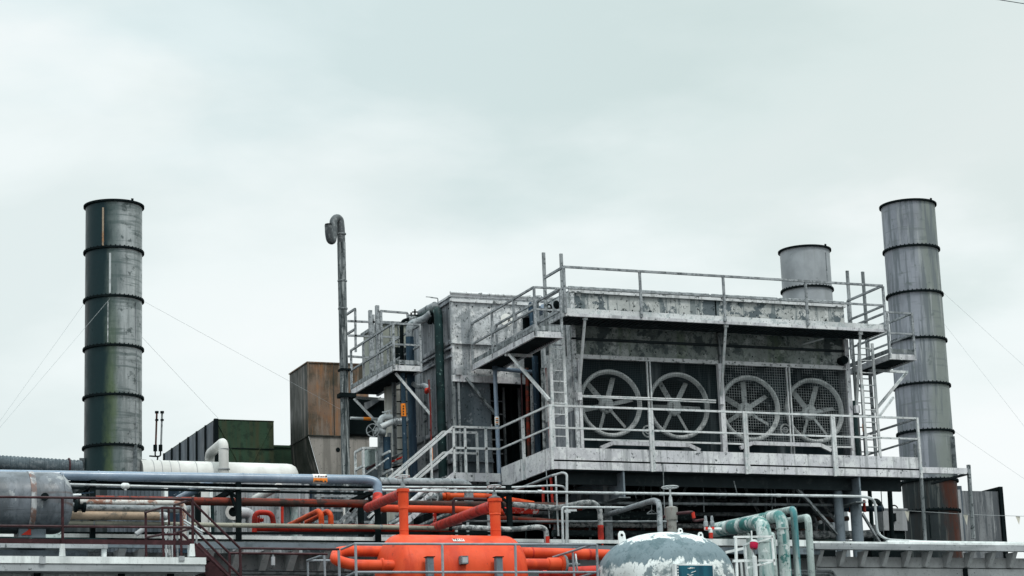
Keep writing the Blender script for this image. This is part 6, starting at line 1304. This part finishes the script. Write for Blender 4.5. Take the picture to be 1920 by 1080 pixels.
    for k in range(3): pipe(('upper', 'middle', 'lower')[k]+' one of three thin conduits slanting past the burgundy corner', [q(345, 975+k*5, 42.8), q(380, 997+k*4, 42.4)], .016, m_conduit, 0, name='conduit', cat='conduit')
burgundy()
def far_small():
    t = T('small_step_rail', 'little grey step rail against the wall left of the orange bend', 'railing', q(595, 1080, 42.6)); Y = 42.6
    def B(a, b_, dy=0, dy2=0, nm='rail'): MB().tube([q(*a, Y+dy), q(*b_, Y+dy2)], .022, 8).build(nm, m_gr, t)
    B((576, 1051), (609, 1040), .3, -.6); B((577, 1051), (578, 1095), .3, .3, 'post'); B((608, 1040), (610, 1095), -.6, -.6, 'post'); B((580, 1051), (640, 1051), .3, .3)
    h = T('lifting_hook', 'small hanging lifting hook under the middle eave', 'hook', q(512, 1050, 43.3)); MB().tube([q(512, 1030, 43.3), q(512, 1058, 43.3), q(513, 1062, 43.3), q(511, 1063, 43.3)], .02, 8).build('shank', m_plate, h); MB().cyl(q(512, 1044, 43.3), q(512, 1060, 43.3), .04, 10).build('weight', m_cabinet, h)
    # right background: clad box and grey cabinet
    c = T('clad_enclosure', 'streaked grey sheet enclosure with dark edge posts behind the right chimney', 'enclosure', q(1838, 1012, 56)); Y = 56
    a = q(1800, 920, Y); b_ = q(1872, 918, Y); MB().box((a.x, Y, 7.1), (b_.x, Y+.06, a.z)).build('sheet', m_clad, c); MB().box((b_.x-.02, Y-.08, 7.1), (b_.x+.10, Y+.9, q(1870, 913, Y).z)).build('edge_post', m_black, c); MB().box((a.x-.12, Y-.1, 7.1), (a.x, Y+.5, q(1800, 912, Y).z)).build('edge_post', m_slate, c); MB().bar((b_.x-.4, Y+.3, a.z+.02), (b_.x+.06, Y-.05, a.z+.06), .05, .04).build('top_brace', m_black, c)
    MB().box((a.x-.5, Y-.2, 7.1), (a.x-.122, Y-.1, a.z-.0)).build('pale_sheet', m_cabinet, c)
    k = T('grey_cabinet', 'pale grey electrical cabinet on a dark stand between the props', 'cabinet', q(1675, 1000, 49)); Y = 49; a = q(1655, 955, Y); b_ = q(1702, 995, Y); MB().box((a.x, Y, b_.z), (b_.x, Y+.4, a.z)).build('body', m_cabinet, k); MB().box((a.x-.03, Y-.02, a.z), (b_.x+.03, Y+.44, a.z+.03)).build('lid', m_cabinet, k); MB().box((a.x+.1, Y+.05, 7.1), (b_.x-.05, Y+.35, b_.z)).build('stand', m_black, k); MB().torus(q(1677, 955, Y+.2), (0,1,0), .1, .018, 20, 6).build('lifting_eye', m_black, k); p = q(1676, 970, Y-.02); MB().box((p.x-.06, Y-.05, p.z-.1), (p.x+.05, Y-.003, p.z+.1)).build('handle_box', m_black, k)
    d = T('dark_plinth_box', 'dark machinery box low behind the grey cabinet', 'machinery', q(1660, 1010, 50)); a = q(1630, 975, 50.2); b_ = q(1692, 1020, 50.2); MB().box((a.x, 50.2, 7.1), (b_.x, 50.9, q(1640, 1000, 50.2).z)).build('body', m_black, d)
    ch = single('hanging_chain', 'thin beaded chain hanging right of the teal upright', 'chain', MB().tube([q(1651, 905, 47), q(1658, 1018, 47)], .012, 6), m_plate)
    st = T('stack_base_fittings', 'small white handles and a latch on the rusty chimney foot', 'fitting', q(1776, 1000, 53.2))
    for py in (967, 1003): p = q(1776+(py-967)*.05, py, 54-rr_*.9); MB().tube([p-Vector((.08,0,0)), p+Vector((.09,0,.01))], .018, 8).build('handle', m_conduit, st)
    p = q(1742, 965, 54-rr_*.97); MB().bar(p, p-Vector((0,0,.65)), .03, .03).build('latch_bar', m_black, st)
far_small()
